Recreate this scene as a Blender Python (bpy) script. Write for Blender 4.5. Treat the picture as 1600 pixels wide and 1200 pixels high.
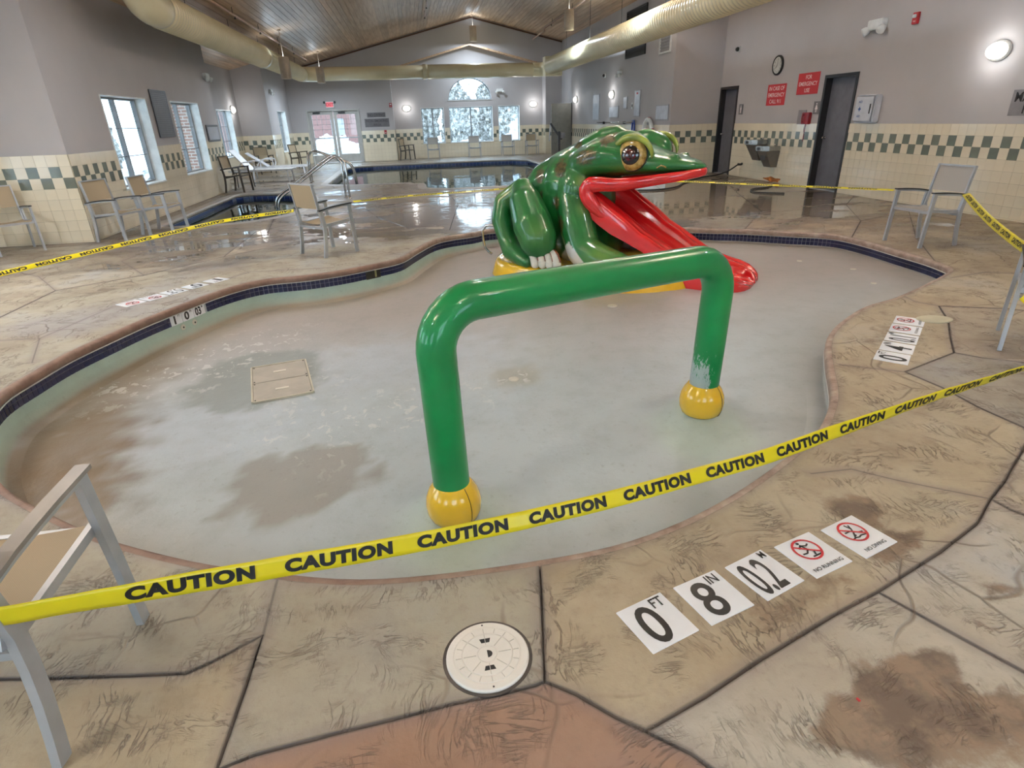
import bpy, bmesh, math, random
import numpy as np
from mathutils import Vector, Matrix, geometry, noise
from math import sin, cos, pi, radians, hypot, atan2, sqrt
random.seed(4)
S = bpy.context.scene
for o in list(bpy.data.objects): bpy.data.objects.remove(o)
C = S.collection

# ---------------------------------------------------------------- camera
CR = (0.98600, 0.09400, 0.13400); 
def _basis(F, roll, hor, vpx):
    r = radians(roll); t = math.atan((600-hor)*cos(r)/F)
    up = np.array([-sin(r)*cos(t), cos(r)*cos(t), -sin(t)])
    vy = hor-math.tan(r)*(vpx-800)
    v = np.array([vpx-800, 600-vy, F]); v /= np.linalg.norm(v)
    v -= up*v.dot(up); v /= np.linalg.norm(v)
    right = np.cross(up, v)
    if right[0] < 0: right = -right
    return right, v, up
F = 909.35
bR, bF, bU = _basis(F, 1.903, 186.13, 637.25)
CAMH = 1.55
cd = bpy.data.cameras.new('camera'); cam = bpy.data.objects.new('camera', cd); C.objects.link(cam)
M = Matrix(((bR[0], bR[1], -bR[2], 0), (bF[0], bF[1], -bF[2], 0), (bU[0], bU[1], -bU[2], CAMH), (0, 0, 0, 1)))
cam.matrix_world = M
cd.sensor_width = 36; cd.sensor_fit = 'HORIZONTAL'; cd.lens = 36*F/1600; cd.clip_end = 300; cd.clip_start = .05
S.camera = cam
def ray(x, y):
    c = np.array([x-800, 600-y, F]); return np.array([c@bR, c@bF, c@bU])
def G(x, y, z=0.0):
    d = ray(x, y); k = (z-CAMH)/d[2]; return (d[0]*k, d[1]*k)

# ---------------------------------------------------------------- world + exposure
w = bpy.data.worlds.new('overcast'); S.world = w; w.use_nodes = True
bg = w.node_tree.nodes['Background']; bg.inputs[0].default_value = (.66, .83, 1.0, 1); bg.inputs[1].default_value = 4.8
S.view_settings.view_transform = 'Standard'; S.view_settings.look = 'None'
S.view_settings.gamma = 1; S.view_settings.use_curve_mapping = False
S.view_settings.exposure = 0.42
LAMP_W = 0.10; UP = 15.0

# ---------------------------------------------------------------- materials
def lin(c):
    if isinstance(c, str):
        c = tuple(int(c[i:i+2], 16)/255 for i in (0, 2, 4))
    return tuple((x/12.92 if x <= .04045 else ((x+.055)/1.055)**2.4) for x in c)+(1,)
class NT:
    def __init__(s, name):
        s.m = bpy.data.materials.new(name); s.m.use_nodes = True; s.t = s.m.node_tree; s.n = s.t.nodes; s.l = s.t.links
        s.b = s.n['Principled BSDF']; s.out = s.n['Material Output']
    def node(s, typ, ins=None, **kw):
        n = s.n.new(typ)
        for k, v in kw.items(): setattr(n, k, v)
        for k, v in (ins or {}).items():
            i = n.inputs[k]
            if isinstance(v, bpy.types.NodeSocket): s.l.new(v, i)
            else: i.default_value = v
        return n
    def math(s, op, a, b=0.0, c=0.0, clamp=False):
        n = s.node('ShaderNodeMath', {0: a, 1: b, 2: c}, operation=op); n.use_clamp = clamp; return n.outputs[0]
    def pos(s): return s.node('ShaderNodeNewGeometry').outputs['Position']
    def obj(s): return s.node('ShaderNodeTexCoord').outputs['Object']
    def noise(s, vec, scale, detail=4, rough=.55, dist=0.0, out=0):
        return s.node('ShaderNodeTexNoise', {'Vector': vec, 'Scale': scale, 'Detail': detail, 'Roughness': rough, 'Distortion': dist}).outputs[out]
    def map(s, vec, scale=(1, 1, 1), rot=(0, 0, 0), loc=(0, 0, 0)):
        return s.node('ShaderNodeMapping', {'Vector': vec, 'Scale': scale, 'Rotation': rot, 'Location': loc}).outputs[0]
    def ramp(s, fac, stops):
        n = s.node('ShaderNodeValToRGB', {0: fac}); e = n.color_ramp.elements
        while len(e) > 1: e.remove(e[-1])
        e[0].position = stops[0][0]; e[0].color = stops[0][1]
        for p, c in stops[1:]:
            x = e.new(p); x.color = c
        return n.outputs[0]
    def mix(s, fac, a, b, blend='MIX'):
        n = s.node('ShaderNodeMix', data_type='RGBA', blend_type=blend)
        for i, v in ((0, fac), (6, a), (7, b)):
            if isinstance(v, bpy.types.NodeSocket): s.l.new(v, n.inputs[i])
            else: n.inputs[i].default_value = v
        return n.outputs[2]
    def smooth(s, v, a, b):
        return s.node('ShaderNodeMapRange', {0: v, 1: a, 2: b, 3: 0.0, 4: 1.0}, interpolation_type='SMOOTHSTEP').outputs[0]
    def attr(s, name): return s.node('ShaderNodeAttribute', attribute_name=name)
    def bump(s, h, strength=.3, dist=.01):
        n = s.node('ShaderNodeBump', {'Height': h, 'Distance': dist})
        i = n.inputs['Strength']
        if isinstance(strength, bpy.types.NodeSocket): s.l.new(strength, i)
        else: i.default_value = strength
        s.l.new(n.outputs[0], s.b.inputs['Normal'])
    def set(s, **kw):
        nm = dict(color='Base Color', rough='Roughness', metal='Metallic', spec='Specular IOR Level', coat='Coat Weight', coatr='Coat Roughness', emit='Emission Color', emits='Emission Strength', alpha='Alpha')
        for k, v in kw.items():
            i = s.b.inputs[nm[k]]
            if isinstance(v, bpy.types.NodeSocket): s.l.new(v, i)
            else: i.default_value = v
        return s.m
MC = {}
def mat(name, color, rough=.5, metal=0, var=.12, nscale=6, bump=0, bscale=40, **kw):
    if name in MC: return MC[name]
    t = NT(name); col = lin(color)
    p = t.obj()
    n = t.noise(p, nscale, 4)
    dark = tuple(x*(1-var) for x in col[:3])+(1,); lite = tuple(min(1, x*(1+var)) for x in col[:3])+(1,)
    t.set(color=t.ramp(n, [(.3, dark), (.7, lite)]), rough=rough, metal=metal, **kw)
    if bump: t.bump(t.noise(p, bscale, 3), bump)
    MC[name] = t.m; return t.m
def emit_mat(name, color, strength):
    t = NT(name); return t.set(color=(0, 0, 0, 1), emit=lin(color), emits=strength)
def glass_mat():
    t = NT('window_glass')
    tr = t.node('ShaderNodeBsdfTransparent', {0: (.93, .97, .97, 1)}); gl = t.node('ShaderNodeBsdfGlossy', {'Roughness': .02})
    fc = t.node('ShaderNodeLayerWeight', {0: .5}).outputs['Facing']; fr = t.math('ADD', .03, t.math('MULTIPLY', t.math('POWER', fc, 5.0), .8)); mx = t.node('ShaderNodeMixShader', {0: fr, 1: tr.outputs[0], 2: gl.outputs[0]})
    t.l.new(mx.outputs[0], t.out.inputs[0]); return t.m
def water_mat():
    t = NT('pool_water')
    p = t.pos(); h = t.noise(t.map(p, (1, .6, 1)), 2.2, 2)
    bp = t.node('ShaderNodeBump', {'Height': h, 'Distance': .02, 'Strength': .35})
    tr = t.node('ShaderNodeBsdfTransparent', {0: lin('a9c4b8')}); gl = t.node('ShaderNodeBsdfGlossy', {'Roughness': .02, 'Normal': bp.outputs[0]})
    fr = t.node('ShaderNodeFresnel', {0: 1.33, 'Normal': bp.outputs[0]}); mx = t.node('ShaderNodeMixShader', {0: fr.outputs[0], 1: tr.outputs[0], 2: gl.outputs[0]})
    t.l.new(mx.outputs[0], t.out.inputs[0]); return t.m

# ---------------------------------------------------------------- mesh helpers
class MB:
    def __init__(s): s.v = []; s.f = []; s.mi = []
    def add(s, vs, fs, mi=0):
        n = len(s.v); s.v += [tuple(v) for v in vs]; s.f += [tuple(i+n for i in f) for f in fs]; s.mi += [mi]*len(fs); return s
    def box(s, lo, hi, mi=0, M=None):
        x0, y0, z0 = lo; x1, y1, z1 = hi
        vs = [(x0, y0, z0), (x1, y0, z0), (x1, y1, z0), (x0, y1, z0), (x0, y0, z1), (x1, y0, z1), (x1, y1, z1), (x0, y1, z1)]
        if M is not None: vs = [tuple(M@Vector(v)) for v in vs]
        return s.add(vs, [(0, 3, 2, 1), (4, 5, 6, 7), (0, 1, 5, 4), (1, 2, 6, 5), (2, 3, 7, 6), (3, 0, 4, 7)], mi)
    def cbox(s, c, d, mi=0, M=None):
        return s.box([c[i]-d[i]/2 for i in range(3)], [c[i]+d[i]/2 for i in range(3)], mi, M)
    def bar(s, path, w, h, up=(0, 0, 1), mi=0):          # rectangular section swept along a path, w sideways, h along up
        P = [Vector(p) for p in path]; up = Vector(up); rings = []
        for i, p in enumerate(P):
            a = P[max(i-1, 0)]; b = P[min(i+1, len(P)-1)]; t = (b-a).normalized()
            sd = t.cross(up)
            if sd.length < 1e-4: sd = t.cross(Vector((0, 1, 0)))
            sd.normalize(); u = sd.cross(t).normalized()
            rings.append([p+sd*w/2*a_+u*h/2*b_ for a_, b_ in ((-1, -1), (1, -1), (1, 1), (-1, 1))])
        vs = [v for r in rings for v in r]; fs = [(3, 2, 1, 0), tuple(4*(len(P)-1)+k for k in range(4))]
        for i in range(len(P)-1):
            for k in range(4): fs.append((4*i+k, 4*i+(k+1) % 4, 4*i+4+(k+1) % 4, 4*i+4+k))
        return s.add(vs, fs, mi)
    def tube(s, path, r, n=10, closed=False, mi=0, flat=1.0, caps=True):
        P = [Vector(p) for p in path]; m = len(P); rr = r if isinstance(r, (list, tuple)) else [r]*m
        prev = None; vs = []
        for i, p in enumerate(P):
            if closed: t = (P[(i+1) % m]-P[i-1]).normalized()
            else: t = (P[min(i+1, m-1)]-P[max(i-1, 0)]).normalized()
            if prev is None:
                a = Vector((0, 0, 1)) if abs(t.z) < .9 else Vector((1, 0, 0)); u = (a-t*a.dot(t)).normalized()
            else: u = (prev-t*prev.dot(t)).normalized()
            prev = u; q = t.cross(u)
            vs += [p+(u*cos(2*pi*k/n)+q*sin(2*pi*k/n)*flat)*rr[i] for k in range(n)]
        fs = []
        for i in range(m if closed else m-1):
            j = (i+1) % m
            for k in range(n): fs.append((i*n+k, i*n+(k+1) % n, j*n+(k+1) % n, j*n+k))
        if not closed and caps: fs += [tuple(range(n-1, -1, -1)), tuple((m-1)*n+k for k in range(n))]
        return s.add(vs, fs, mi)
    def lathe(s, prof, n=24, c=(0, 0, 0), mi=0, M=None, sx=1, sy=1):
        vs = []; fs = []; m = len(prof)
        for r, z in prof:
            vs += [(c[0]+r*cos(2*pi*k/n)*sx, c[1]+r*sin(2*pi*k/n)*sy, c[2]+z) for k in range(n)]
        if M is not None: vs = [tuple(M@Vector(v)) for v in vs]
        for i in range(m-1):
            for k in range(n): fs.append((i*n+k, i*n+(k+1) % n, (i+1)*n+(k+1) % n, (i+1)*n+k))
        fs += [tuple(range(n-1, -1, -1)), tuple((m-1)*n+k for k in range(n))]
        return s.add(vs, fs, mi)
    def ell(s, c, r, n=24, m=14, M=None, mi=0):
        vs = [Vector((r[0]*sin(pi*j/m)*cos(2*pi*k/n), r[1]*sin(pi*j/m)*sin(2*pi*k/n), r[2]*cos(pi*j/m))) for j in range(1, m) for k in range(n)]
        vs += [Vector((0, 0, r[2])), Vector((0, 0, -r[2]))]
        if M is not None: vs = [M@v for v in vs]
        vs = [v+Vector(c) for v in vs]; fs = []
        for j in range(m-2):
            for k in range(n): fs.append((j*n+k, (j+1)*n+k, (j+1)*n+(k+1) % n, j*n+(k+1) % n))
        T = n*(m-1)
        for k in range(n): fs += [(T, k, (k+1) % n), (T+1, (m-2)*n+(k+1) % n, (m-2)*n+k)]
        return s.add(vs, fs, mi)
    def prism(s, poly, z0, z1, mi=0, M=None):
        n = len(poly); vs = [(x, y, z0) for x, y in poly]+[(x, y, z1) for x, y in poly]
        if M is not None: vs = [tuple(M@Vector(v)) for v in vs]
        return s.add(vs, [tuple(range(n-1, -1, -1)), tuple(range(n, 2*n))]+[(i, (i+1) % n, n+(i+1) % n, n+i) for i in range(n)], mi)
    def mesh(s, name, mats, smooth=False):
        me = bpy.data.meshes.new(name); me.from_pydata(s.v, [], s.f)
        for m in (mats if isinstance(mats, (list, tuple)) else [mats]): me.materials.append(m)
        if any(s.mi): me.polygons.foreach_set('material_index', s.mi)
        if smooth: me.polygons.foreach_set('use_smooth', [True]*len(me.polygons))
        me.update(); return me
    def build(s, name, mats, parent=None, smooth=False, loc=None, kind=None):
        return link(name, s.mesh(name, mats, smooth), parent, loc, kind)
def link(name, me, parent=None, loc=None, kind=None, rot=None):
    o = bpy.data.objects.new(name, me); C.objects.link(o)
    if parent: o.parent = parent
    if loc is not None: o.location = loc
    if rot is not None: o.rotation_euler = rot
    if kind: o['kind'] = kind
    return o
def fixn(o):
    bm = bmesh.new(); bm.from_mesh(o.data); bmesh.ops.recalc_face_normals(bm, faces=bm.faces); bm.to_mesh(o.data); bm.free(); return o
def bevel(o, wd=.004, seg=2, ang=.6):
    bm = bmesh.new(); bm.from_mesh(o.data); bmesh.ops.remove_doubles(bm, verts=bm.verts, dist=1e-5)
    es = [e for e in bm.edges if len(e.link_faces) == 2 and e.calc_face_angle(0) > ang]
    bmesh.ops.bevel(bm, geom=es, offset=wd, segments=seg, affect='EDGES', clamp_overlap=True); bm.to_mesh(o.data); bm.free(); return o
def thing(name, label, cat, loc=(0, 0, 0), rz=0, group=None, rot=None):
    o = bpy.data.objects.new(name, None); C.objects.link(o); o.empty_display_size = .1
    o.location = loc; o.rotation_euler = rot if rot else (0, 0, rz)
    return tag(o, label, cat, group)
def tag(o, label, cat, group=None):
    o['label'] = label; o['category'] = cat
    if group: o['group'] = group
    return o
def struct(o): o['kind'] = 'structure'; return o
def copy_tree(o, parent=None):
    c = o.copy(); C.objects.link(c)
    if parent: c.parent = parent
    for ch in list(o.children): copy_tree(ch, c)
    return c
def root_struct(name, loc=(0, 0, 0)):
    o = bpy.data.objects.new(name, None); C.objects.link(o); o.location = loc; o['kind'] = 'structure'; return o
_tc = {}
def text_geo(s, bold=.0, sx=1.0, sp=1.0):
    """triangulated glyph outlines of a string: centred on x, baseline at 0, cap height 1"""
    key = (s, bold, sx, sp)
    if key in _tc: return _tc[key]
    cu = bpy.data.curves.new('t', 'FONT'); cu.body = s; cu.align_x = 'CENTER'; cu.size = 1; cu.offset = bold; cu.resolution_u = 5; cu.space_character = sp
    o = bpy.data.objects.new('t', cu); C.objects.link(o); bpy.context.view_layer.update()
    dg = bpy.context.evaluated_depsgraph_get(); me = o.evaluated_get(dg).to_mesh()
    k = 1/.70
    vs = [(v.co.x*k*sx, v.co.y*k) for v in me.vertices]; fs = [tuple(p.vertices) for p in me.polygons]
    o.evaluated_get(dg).to_mesh_clear(); bpy.data.objects.remove(o); bpy.data.curves.remove(cu)
    _tc[key] = (vs, fs); return vs, fs
def put_text(mb, s, cx, cy, h, bold=.0, sx=1.0, z=0.0, mi=0, sp=1.0, Mx=None, width=None):
    vs, fs = text_geo(s, bold, sx, sp)
    if width:
        w0 = max(v[0] for v in vs)-min(v[0] for v in vs); q = width/w0
    else: q = h
    P = [(cx+x*q, cy+(y-.5)*h, z) for x, y in vs]
    if Mx is not None: P = [tuple(Mx@Vector(p)) for p in P]
    mb.add(P, fs, mi)
def catmull(P, step, closed=False):
    P = [Vector(p) for p in P]; n = len(P); out = []
    for i in range(n if closed else n-1):
        p0 = P[i-1] if (closed or i > 0) else P[0]; p1 = P[i]; p2 = P[(i+1) % n]; p3 = P[(i+2) % n] if (closed or i+2 < n) else P[-1]
        k = max(1, int((p2-p1).length/step))
        for j in range(k):
            t = j/k
            out.append(.5*((2*p1)+(p2-p0)*t+(2*p0-5*p1+4*p2-p3)*t*t+(3*p1-p0-3*p2+p3)*t**3))
    if not closed: out.append(P[-1])
    return out
def resample(P, step, closed=True):
    P = [Vector(p) for p in P]; Q = P+[P[0]] if closed else P
    L = [0]
    for a, b in zip(Q, Q[1:]): L.append(L[-1]+(b-a).length)
    n = max(2, round(L[-1]/step)); out = []; j = 0
    for i in range(n if closed else n+1):
        s = L[-1]*i/n
        while j < len(L)-2 and L[j+1] < s: j += 1
        t = (s-L[j])/max(1e-9, L[j+1]-L[j]); out.append(Q[j].lerp(Q[j+1], min(1, t)))
    return out, L[-1]

M_white = mat('white_paint', 'e4e6e4', .45)
M_black = mat('black_paint', '101010', .5)
M_ink = mat('sign_ink', '0d0d0e', .5, var=0)
M_red = mat('sign_red', 'c02b33', .5, var=0)
M_alum = mat('chair_aluminium', 'b4b8be', .35, metal=.35)
M_chrome = mat('polished_steel', 'c8cacc', .15, metal=1.0)
M_dark = mat('dark_metal', '26282b', .45)
M_glass = glass_mat(); M_water = water_mat()

# ================================================================ LARGE STRUCTURE
# ---- outlines of the three basins on the deck plane
far_px = [(0,632),(50,600),(107,566),(175,534),(225,511),(272,492),(350,462),(412,446),(475,440),(537,431),(590,420),(625,412),(650,397),(687,379),(750,369),(764,365),(930,357),(1089,364),(1160,366),(1230,370),(1300,374),(1350,385),(1400,400),(1450,415),(1475,425),(1486,434)]
near_px = [(1412,462),(1362,477),(1330,495),(1305,517),(1297,539),(1300,570),(1307,605),(1308,627),(1300,649),(1292,670),(1270,690),(1235,718),(1200,745),(1150,778),(1100,806),(1037,834),(970,857),(900,872),(837,882),(775,892),(712,900),(650,907),(587,912),(525,912),(450,904),(358,894),(292,883),(208,862),(142,842),(54,800),(0,769)]
pool_pts = [G(x, y, -.07) for x, y in far_px]+[G(x, y) for x, y in near_px]+[(-2.38, 3.02), (-2.66, 3.45)]
rim, _ = resample(catmull([(x, y, 0) for x, y in pool_pts], .08, True), .09)
rim = [(p.x, p.y) for p in rim]
for _ in range(2): rim = [((rim[i-1][0]+2*rim[i][0]+rim[(i+1) % len(rim)][0])/4, (rim[i-1][1]+2*rim[i][1]+rim[(i+1) % len(rim)][1])/4) for i in range(len(rim))]
spa = [(-4.55,11.35),(-3.45,11.35),(-3.1,11.45),(-2.75,11.75),(-2.45,12.2),(-2.35,13.0),(-2.4,14.6),(-2.55,15.4),(-2.9,16.0),(-3.5,16.45),(-4.2,16.6),(-4.5,16.45)]
big = [(-2.45,18.2),(-1.8,17.75),(-.05,17.6),(-.02,17.2),(.3,17.2),(.3,15.9),(.9,15.5),(4.2,15.5),(4.6,15.9),(4.75,17.5),(4.75,25.2),(4.2,26.0),(3.0,26.15),(-1.6,26.0),(-2.3,25.6),(-2.5,24.8)]
rimn = np.array(rim)
def inside(poly, x, y):
    c = False; n = len(poly)
    for i in range(n):
        x1, y1 = poly[i]; x2, y2 = poly[i-1]
        if (y1 > y) != (y2 > y) and x < (x2-x1)*(y-y1)/(y2-y1)+x1: c = not c
    return c
def segdist(P, A, B):
    """distance of points P (n,2) to the segments A-B (m,2)"""
    d = np.full(len(P), 1e9)
    for a, b in zip(A, B):
        ab = b-a; t = np.clip(((P-a)@ab)/max(1e-12, ab@ab), 0, 1); d = np.minimum(d, np.hypot(*(P-(a+t[:, None]*ab)).T))
    return d

# ---- joints of the stamped concrete deck
J = [[(434,903),(413,985),(385,1070),(339,1203),(335,1215)], [(843,880),(846,930),(851,1065)],
     [(339,1203),(400,1179),(525,1146),(619,1123),(712,1099),(775,1087),(837,1071),(851,1065)],
     [(851,1065),(900,1085),(960,1120),(1010,1143),(1080,1178),(1130,1215)],
     [(1010,1143),(1100,1090),(1190,1030),(1300,963),(1372,925),(1470,862),(1528,817),(1548,780),(1570,752),(1600,700),(1625,650)],
     [(1372,925),(1480,985),(1600,1050),(1640,1072)], [(-20,1062),(71,1060),(208,1056),(292,1052),(330,1035),(412,992)],
     [(1268,740),(1330,733),(1400,750),(1548,780)], [(1548,780),(1580,797),(1640,820)],
     [(1312,570),(1414,581),(1471,605),(1530,637),(1600,668),(1650,690)], [(1414,581),(1491,551),(1485,528),(1482,502),(1467,478)],
     [(1429,471),(1467,478),(1567,482),(1650,490)], [(1491,551),(1534,559),(1640,571)], [(1412,462),(1429,471)],
     [(-20,506),(0,496),(87,454),(225,430),(350,401),(457,379),(540,364),(640,357),(760,345)],
     [(-20,533),(62,529),(175,480),(300,452),(390,425),(520,418)], [(62,529),(50,567)], [(87,454),(60,432),(0,420)], [(225,430),(190,408),(250,385)],
     [(1486,434),(1540,425),(1640,430)], [(1330,372),(1345,345),(1420,330),(1500,345),(1640,352)], [(1345,345),(1322,320),(1340,300)], [(1420,330),(1432,372),(1470,420)],
     [(640,357),(590,340),(560,318),(620,300)], [(590,340),(480,345),(400,362),(350,401)], [(760,345),(800,325),(790,300)], [(1160,362),(1190,330),(1150,300),(1170,275)], [(1190,330),(1345,345)]]
joints = [[G(x, y) for x, y in L] for L in J]
for k_, e_, p_ in ((0, -1, (-.55, -3.6)), (3, -1, (.6, -3.6)), (4, -1, (8.55, 1.5)), (5, -1, (8.55, -.6)), (6, 0, (-7.7, 1.0)), (8, -1, (8.55, .6)), (9, -1, (8.55, 2.0)), (11, -1, (8.55, 4.2)), (12, -1, (8.55, 3.0)), (14, 0, (-7.7, 5.3)), (15, 0, (-7.7, 4.5)), (19, -1, (8.55, 5.3)), (20, -1, (8.55, 7.3))):
    joints[k_].insert(len(joints[k_]) if e_ else 0, p_)
cv = []; ce = []
def addpoly(P, closed):
    n0 = len(cv); cv.extend(P)
    ce.extend([(n0+i, n0+i+1) for i in range(len(P)-1)]+([(n0+len(P)-1, n0)] if closed else []))
X0, X1, Y0, Y1 = -7.7, 8.55, -3.6, 29.75
addpoly([(X0, Y0), (X1, Y0), (X1, Y1), (X0, Y1)], True)
for P in (rim, spa, big): addpoly(P, True)
for P in joints: addpoly(P, False)
rs = random.Random(11)
gx = [[(-7.7+i*2.7+rs.uniform(-.5, .5) if 0 < i < 6 else (X0, X1)[i > 0], y+rs.uniform(-.4, .4)) for i in range(7)] for y in (9.6, 12.3, 15.0, 17.0, 19.5, 22, 24.5, 27.2)]
for r_, row in enumerate(gx):
    for a, b in zip(row, row[1:]): addpoly([a, b], False)
    if r_+1 < len(gx):
        for i in range(1, 6):
            if rs.random() < .85: addpoly([row[i], gx[r_+1][(i+rs.choice([0, 0, 1])) if i < 5 else i]], False)
addpoly([(X0, 7.2), (-5.6, 7.5), (-5.05, 7.97)], False); addpoly([(-5.6, 7.5), (-6.0, 9.7)], False)
cons = set(range(len(ce)))
gridp = []
for i in range(-60, 100):
    for j in range(12, 110):
        x, y = i*.075, j*.075
        if x < 7.3 and y < 5.2 and abs(x) < .6+1.05*y: gridp.append((x+rs.uniform(-.02, .02), y+rs.uniform(-.02, .02)))
for i in range(-24, 27):
    for j in range(0, 56):
        x, y = i*.32, j*.32
        if not (y < 5.2 and abs(x) < .6+1.05*y and x < 7.3): gridp.append((x+rs.uniform(-.08, .08), y+rs.uniform(-.08, .08)))
gp = np.array(gridp)
jA = np.array([cv[a] for a, b in ce]); jB = np.array([cv[b] for a, b in ce])
dg_ = segdist(gp, jA, jB)
gridp = [g for g, d in zip(gridp, dg_) if d > .04]
V = [Vector(p) for p in cv+gridp]
ov, oe, of, _, oeo, _ = geometry.delaunay_2d_cdt(V, ce, [], 0, 1e-5)
isc = {tuple(sorted(e)): True for e, src in zip(oe, oeo) if len(src)}
V2 = np.array([(v.x, v.y) for v in ov])
adj = {}
for fi, f in enumerate(of):
    for k in range(len(f)):
        adj.setdefault(tuple(sorted((f[k], f[(k+1) % len(f)]))), []).append(fi)
comp = [-1]*len(of); comps = []
for s0 in range(len(of)):
    if comp[s0] >= 0: continue
    st = [s0]; comp[s0] = len(comps); cur = []
    while st:
        fi = st.pop(); cur.append(fi); f = of[fi]
        for k in range(len(f)):
            e = tuple(sorted((f[k], f[(k+1) % len(f)])))
            if e in isc: continue
            for g in adj[e]:
                if comp[g] < 0: comp[g] = comp[s0]; st.append(g)
    comps.append(cur)
def area(f):
    a = V2[list(f)]; return .5*abs(np.dot(a[:, 0], np.roll(a[:, 1], -1))-np.dot(a[:, 1], np.roll(a[:, 0], -1)))
jd = segdist(V2, jA, jB)         # distance from each deck vertex to the nearest joint

# ---- deck material: broom-stamped concrete, antiqued along its joints, wet in the middle of the hall
def deck_material():
    t = NT('stamped_concrete'); P = t.pos()
    sx = t.node('ShaderNodeSeparateXYZ', {0: P}); X, Y = sx.outputs[0], sx.outputs[1]
    n1 = t.noise(P, 1.1, 8, .62); n2 = t.noise(P, 7, 6, .6); n3 = t.noise(t.map(P, loc=(7, 3, 1)), .55, 3)
    c = t.ramp(n1, [(.28, lin('ad9d87')), (.42, lin('c2b39b')), (.55, lin('d0c4ad')), (.68, lin('cec8bd')), (.8, lin('c4c0ba'))])
    c = t.mix(t.math('MULTIPLY', t.smooth(n2, .5, .72), .30), c, lin('8d7a68'))
    c = t.mix(t.math('MULTIPLY', t.smooth(n3, .52, .66), .6), c, lin('b3aeb0'))
    c = t.mix(1.0, c, t.attr('tint').outputs['Color'], 'MULTIPLY')
    ed = t.attr('edge').outputs['Fac']
    en = t.math('ADD', ed, t.math('MULTIPLY', t.math('SUBTRACT', n2, .5), .05))
    ef = t.math('SUBTRACT', 1.0, t.smooth(en, -.01, .06))
    c = t.mix(t.math('MULTIPLY', ef, .42), c, lin('7a7072'))
    c = t.mix(t.math('MULTIPLY', t.math('SUBTRACT', 1.0, t.smooth(ed, .0, .009)), .65), c, lin('4e4848'))
    # relief: torn stamping marks + crease lines
    P2 = t.node('ShaderNodeVectorMath', {0: P, 1: t.node('ShaderNodeVectorMath', {0: t.noise(P, 1.7, 2, out=1), 'Scale': .35}, operation='SCALE').outputs[0]}, operation='ADD').outputs[0]
    s1 = t.noise(t.map(P2, (9, 34, 9), (0, 0, .5)), 1.0, 3, .6, .4); s2 = t.noise(t.map(P2, (30, 8, 9), (0, 0, -.3)), 1.0, 3, .6, .3)
    msk = t.smooth(t.noise(P, 2.6, 3), .42, .60)
    vr = t.node('ShaderNodeTexVoronoi', {'Vector': P2, 'Scale': 2.1}, feature='DISTANCE_TO_EDGE').outputs[0]
    crk = t.math('SUBTRACT', 1.0, t.smooth(vr, 0.0, .02))
    tears = t.math('MULTIPLY', t.smooth(t.math('ABSOLUTE', t.math('SUBTRACT', s1, .5)), .0, .06), 1.0)
    tears2 = t.smooth(t.math('ABSOLUTE', t.math('SUBTRACT', s2, .5)), .0, .05)
    tm = t.math('ADD', t.math('MULTIPLY', t.math('SUBTRACT', 1.0, tears), msk), t.math('MULTIPLY', t.math('SUBTRACT', 1.0, tears2), t.math('SUBTRACT', 1.0, msk)))
    crk = t.math('MULTIPLY', crk, t.smooth(t.noise(P, 1.2, 2), .45, .6))
    tm2 = t.math('MULTIPLY', tm, t.smooth(t.noise(t.map(P, loc=(4, 9, 2)), 5, 3), .46, .62))
    c = t.mix(t.math('MULTIPLY', t.math('MAXIMUM', tm2, crk), .62), c, lin('65564b'))
    c = t.mix(t.math('MULTIPLY', t.smooth(t.noise(P, 38, 5, .7), .52, .72), .30), c, lin('85776a'))
    # wet areas
    wet = t.attr('wet').outputs['Fac']
    wn = t.math('ADD', t.math('MULTIPLY', t.noise(t.map(P, (.55, 1.3, 1)), 1.3, 8, .68), 1.0), t.math('MULTIPLY', t.math('SUBTRACT', wet, .5), .52))
    damp = t.math('MULTIPLY', t.smooth(wn, .42, .60), t.smooth(wet, .02, .2)); pud = t.math('MULTIPLY', t.smooth(wn, .62, .655), t.smooth(wet, .1, .3))
    c = t.mix(t.math('MULTIPLY', damp, .60), c, lin('5c4a3c')); bs = t.smooth(t.math('ADD', t.attr('brown').outputs['Fac'], t.math('MULTIPLY', t.math('SUBTRACT', t.noise(P, 14, 7, .7), .5), 1.1)), .28, .72)
    c = t.mix(t.math('MULTIPLY', bs, .85), c, t.mix(t.smooth(n2, .4, .65), lin('4d3a2e'), lin('85705c')))
    rough = t.math('SUBTRACT', t.math('SUBTRACT', .62, t.math('MULTIPLY', damp, .25)), t.math('MULTIPLY', pud, .34))
    t.set(color=c, rough=rough, spec=.45)
    h = t.math('SUBTRACT', t.math('ADD', t.math('MULTIPLY', n2, .5), t.math('MULTIPLY', n1, 1.2)), t.math('MULTIPLY', t.math('MAXIMUM', tm2, crk), .55))
    t.bump(h, t.math('MULTIPLY', t.math('SUBTRACT', 1.0, t.math('MULTIPLY', pud, .965)), .75), .016)
    return t.m
M_deck = deck_material()
M_mortar = mat('joint_grit', '57504b', .8)
def nz(x, y, s=1.0, o=0.0): return noise.fractal(Vector((x*s+o, y*s-o, o)), 1.0, 2.0, 4)
def blob(x, y, cx, cy, rx, ry, a, soft=.35, wob=.28):
    dx, dy = x-cx, y-cy; u = dx*cos(a)+dy*sin(a); v = -dx*sin(a)+dy*cos(a)
    d = sqrt((u/rx)**2+(v/ry)**2)+wob*nz(x, y, 5, 3.1)*2
    t = (1+soft-d)/(2*soft); t = max(0, min(1, t)); return t*t*(3-2*t)
bc = [G(x, y) for x, y in ((1440,1040),(1560,1150),(1470,1120),(1330,800),(1400,850),(1240,940),(1585,935),(1415,560),(1380,530))]
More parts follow.
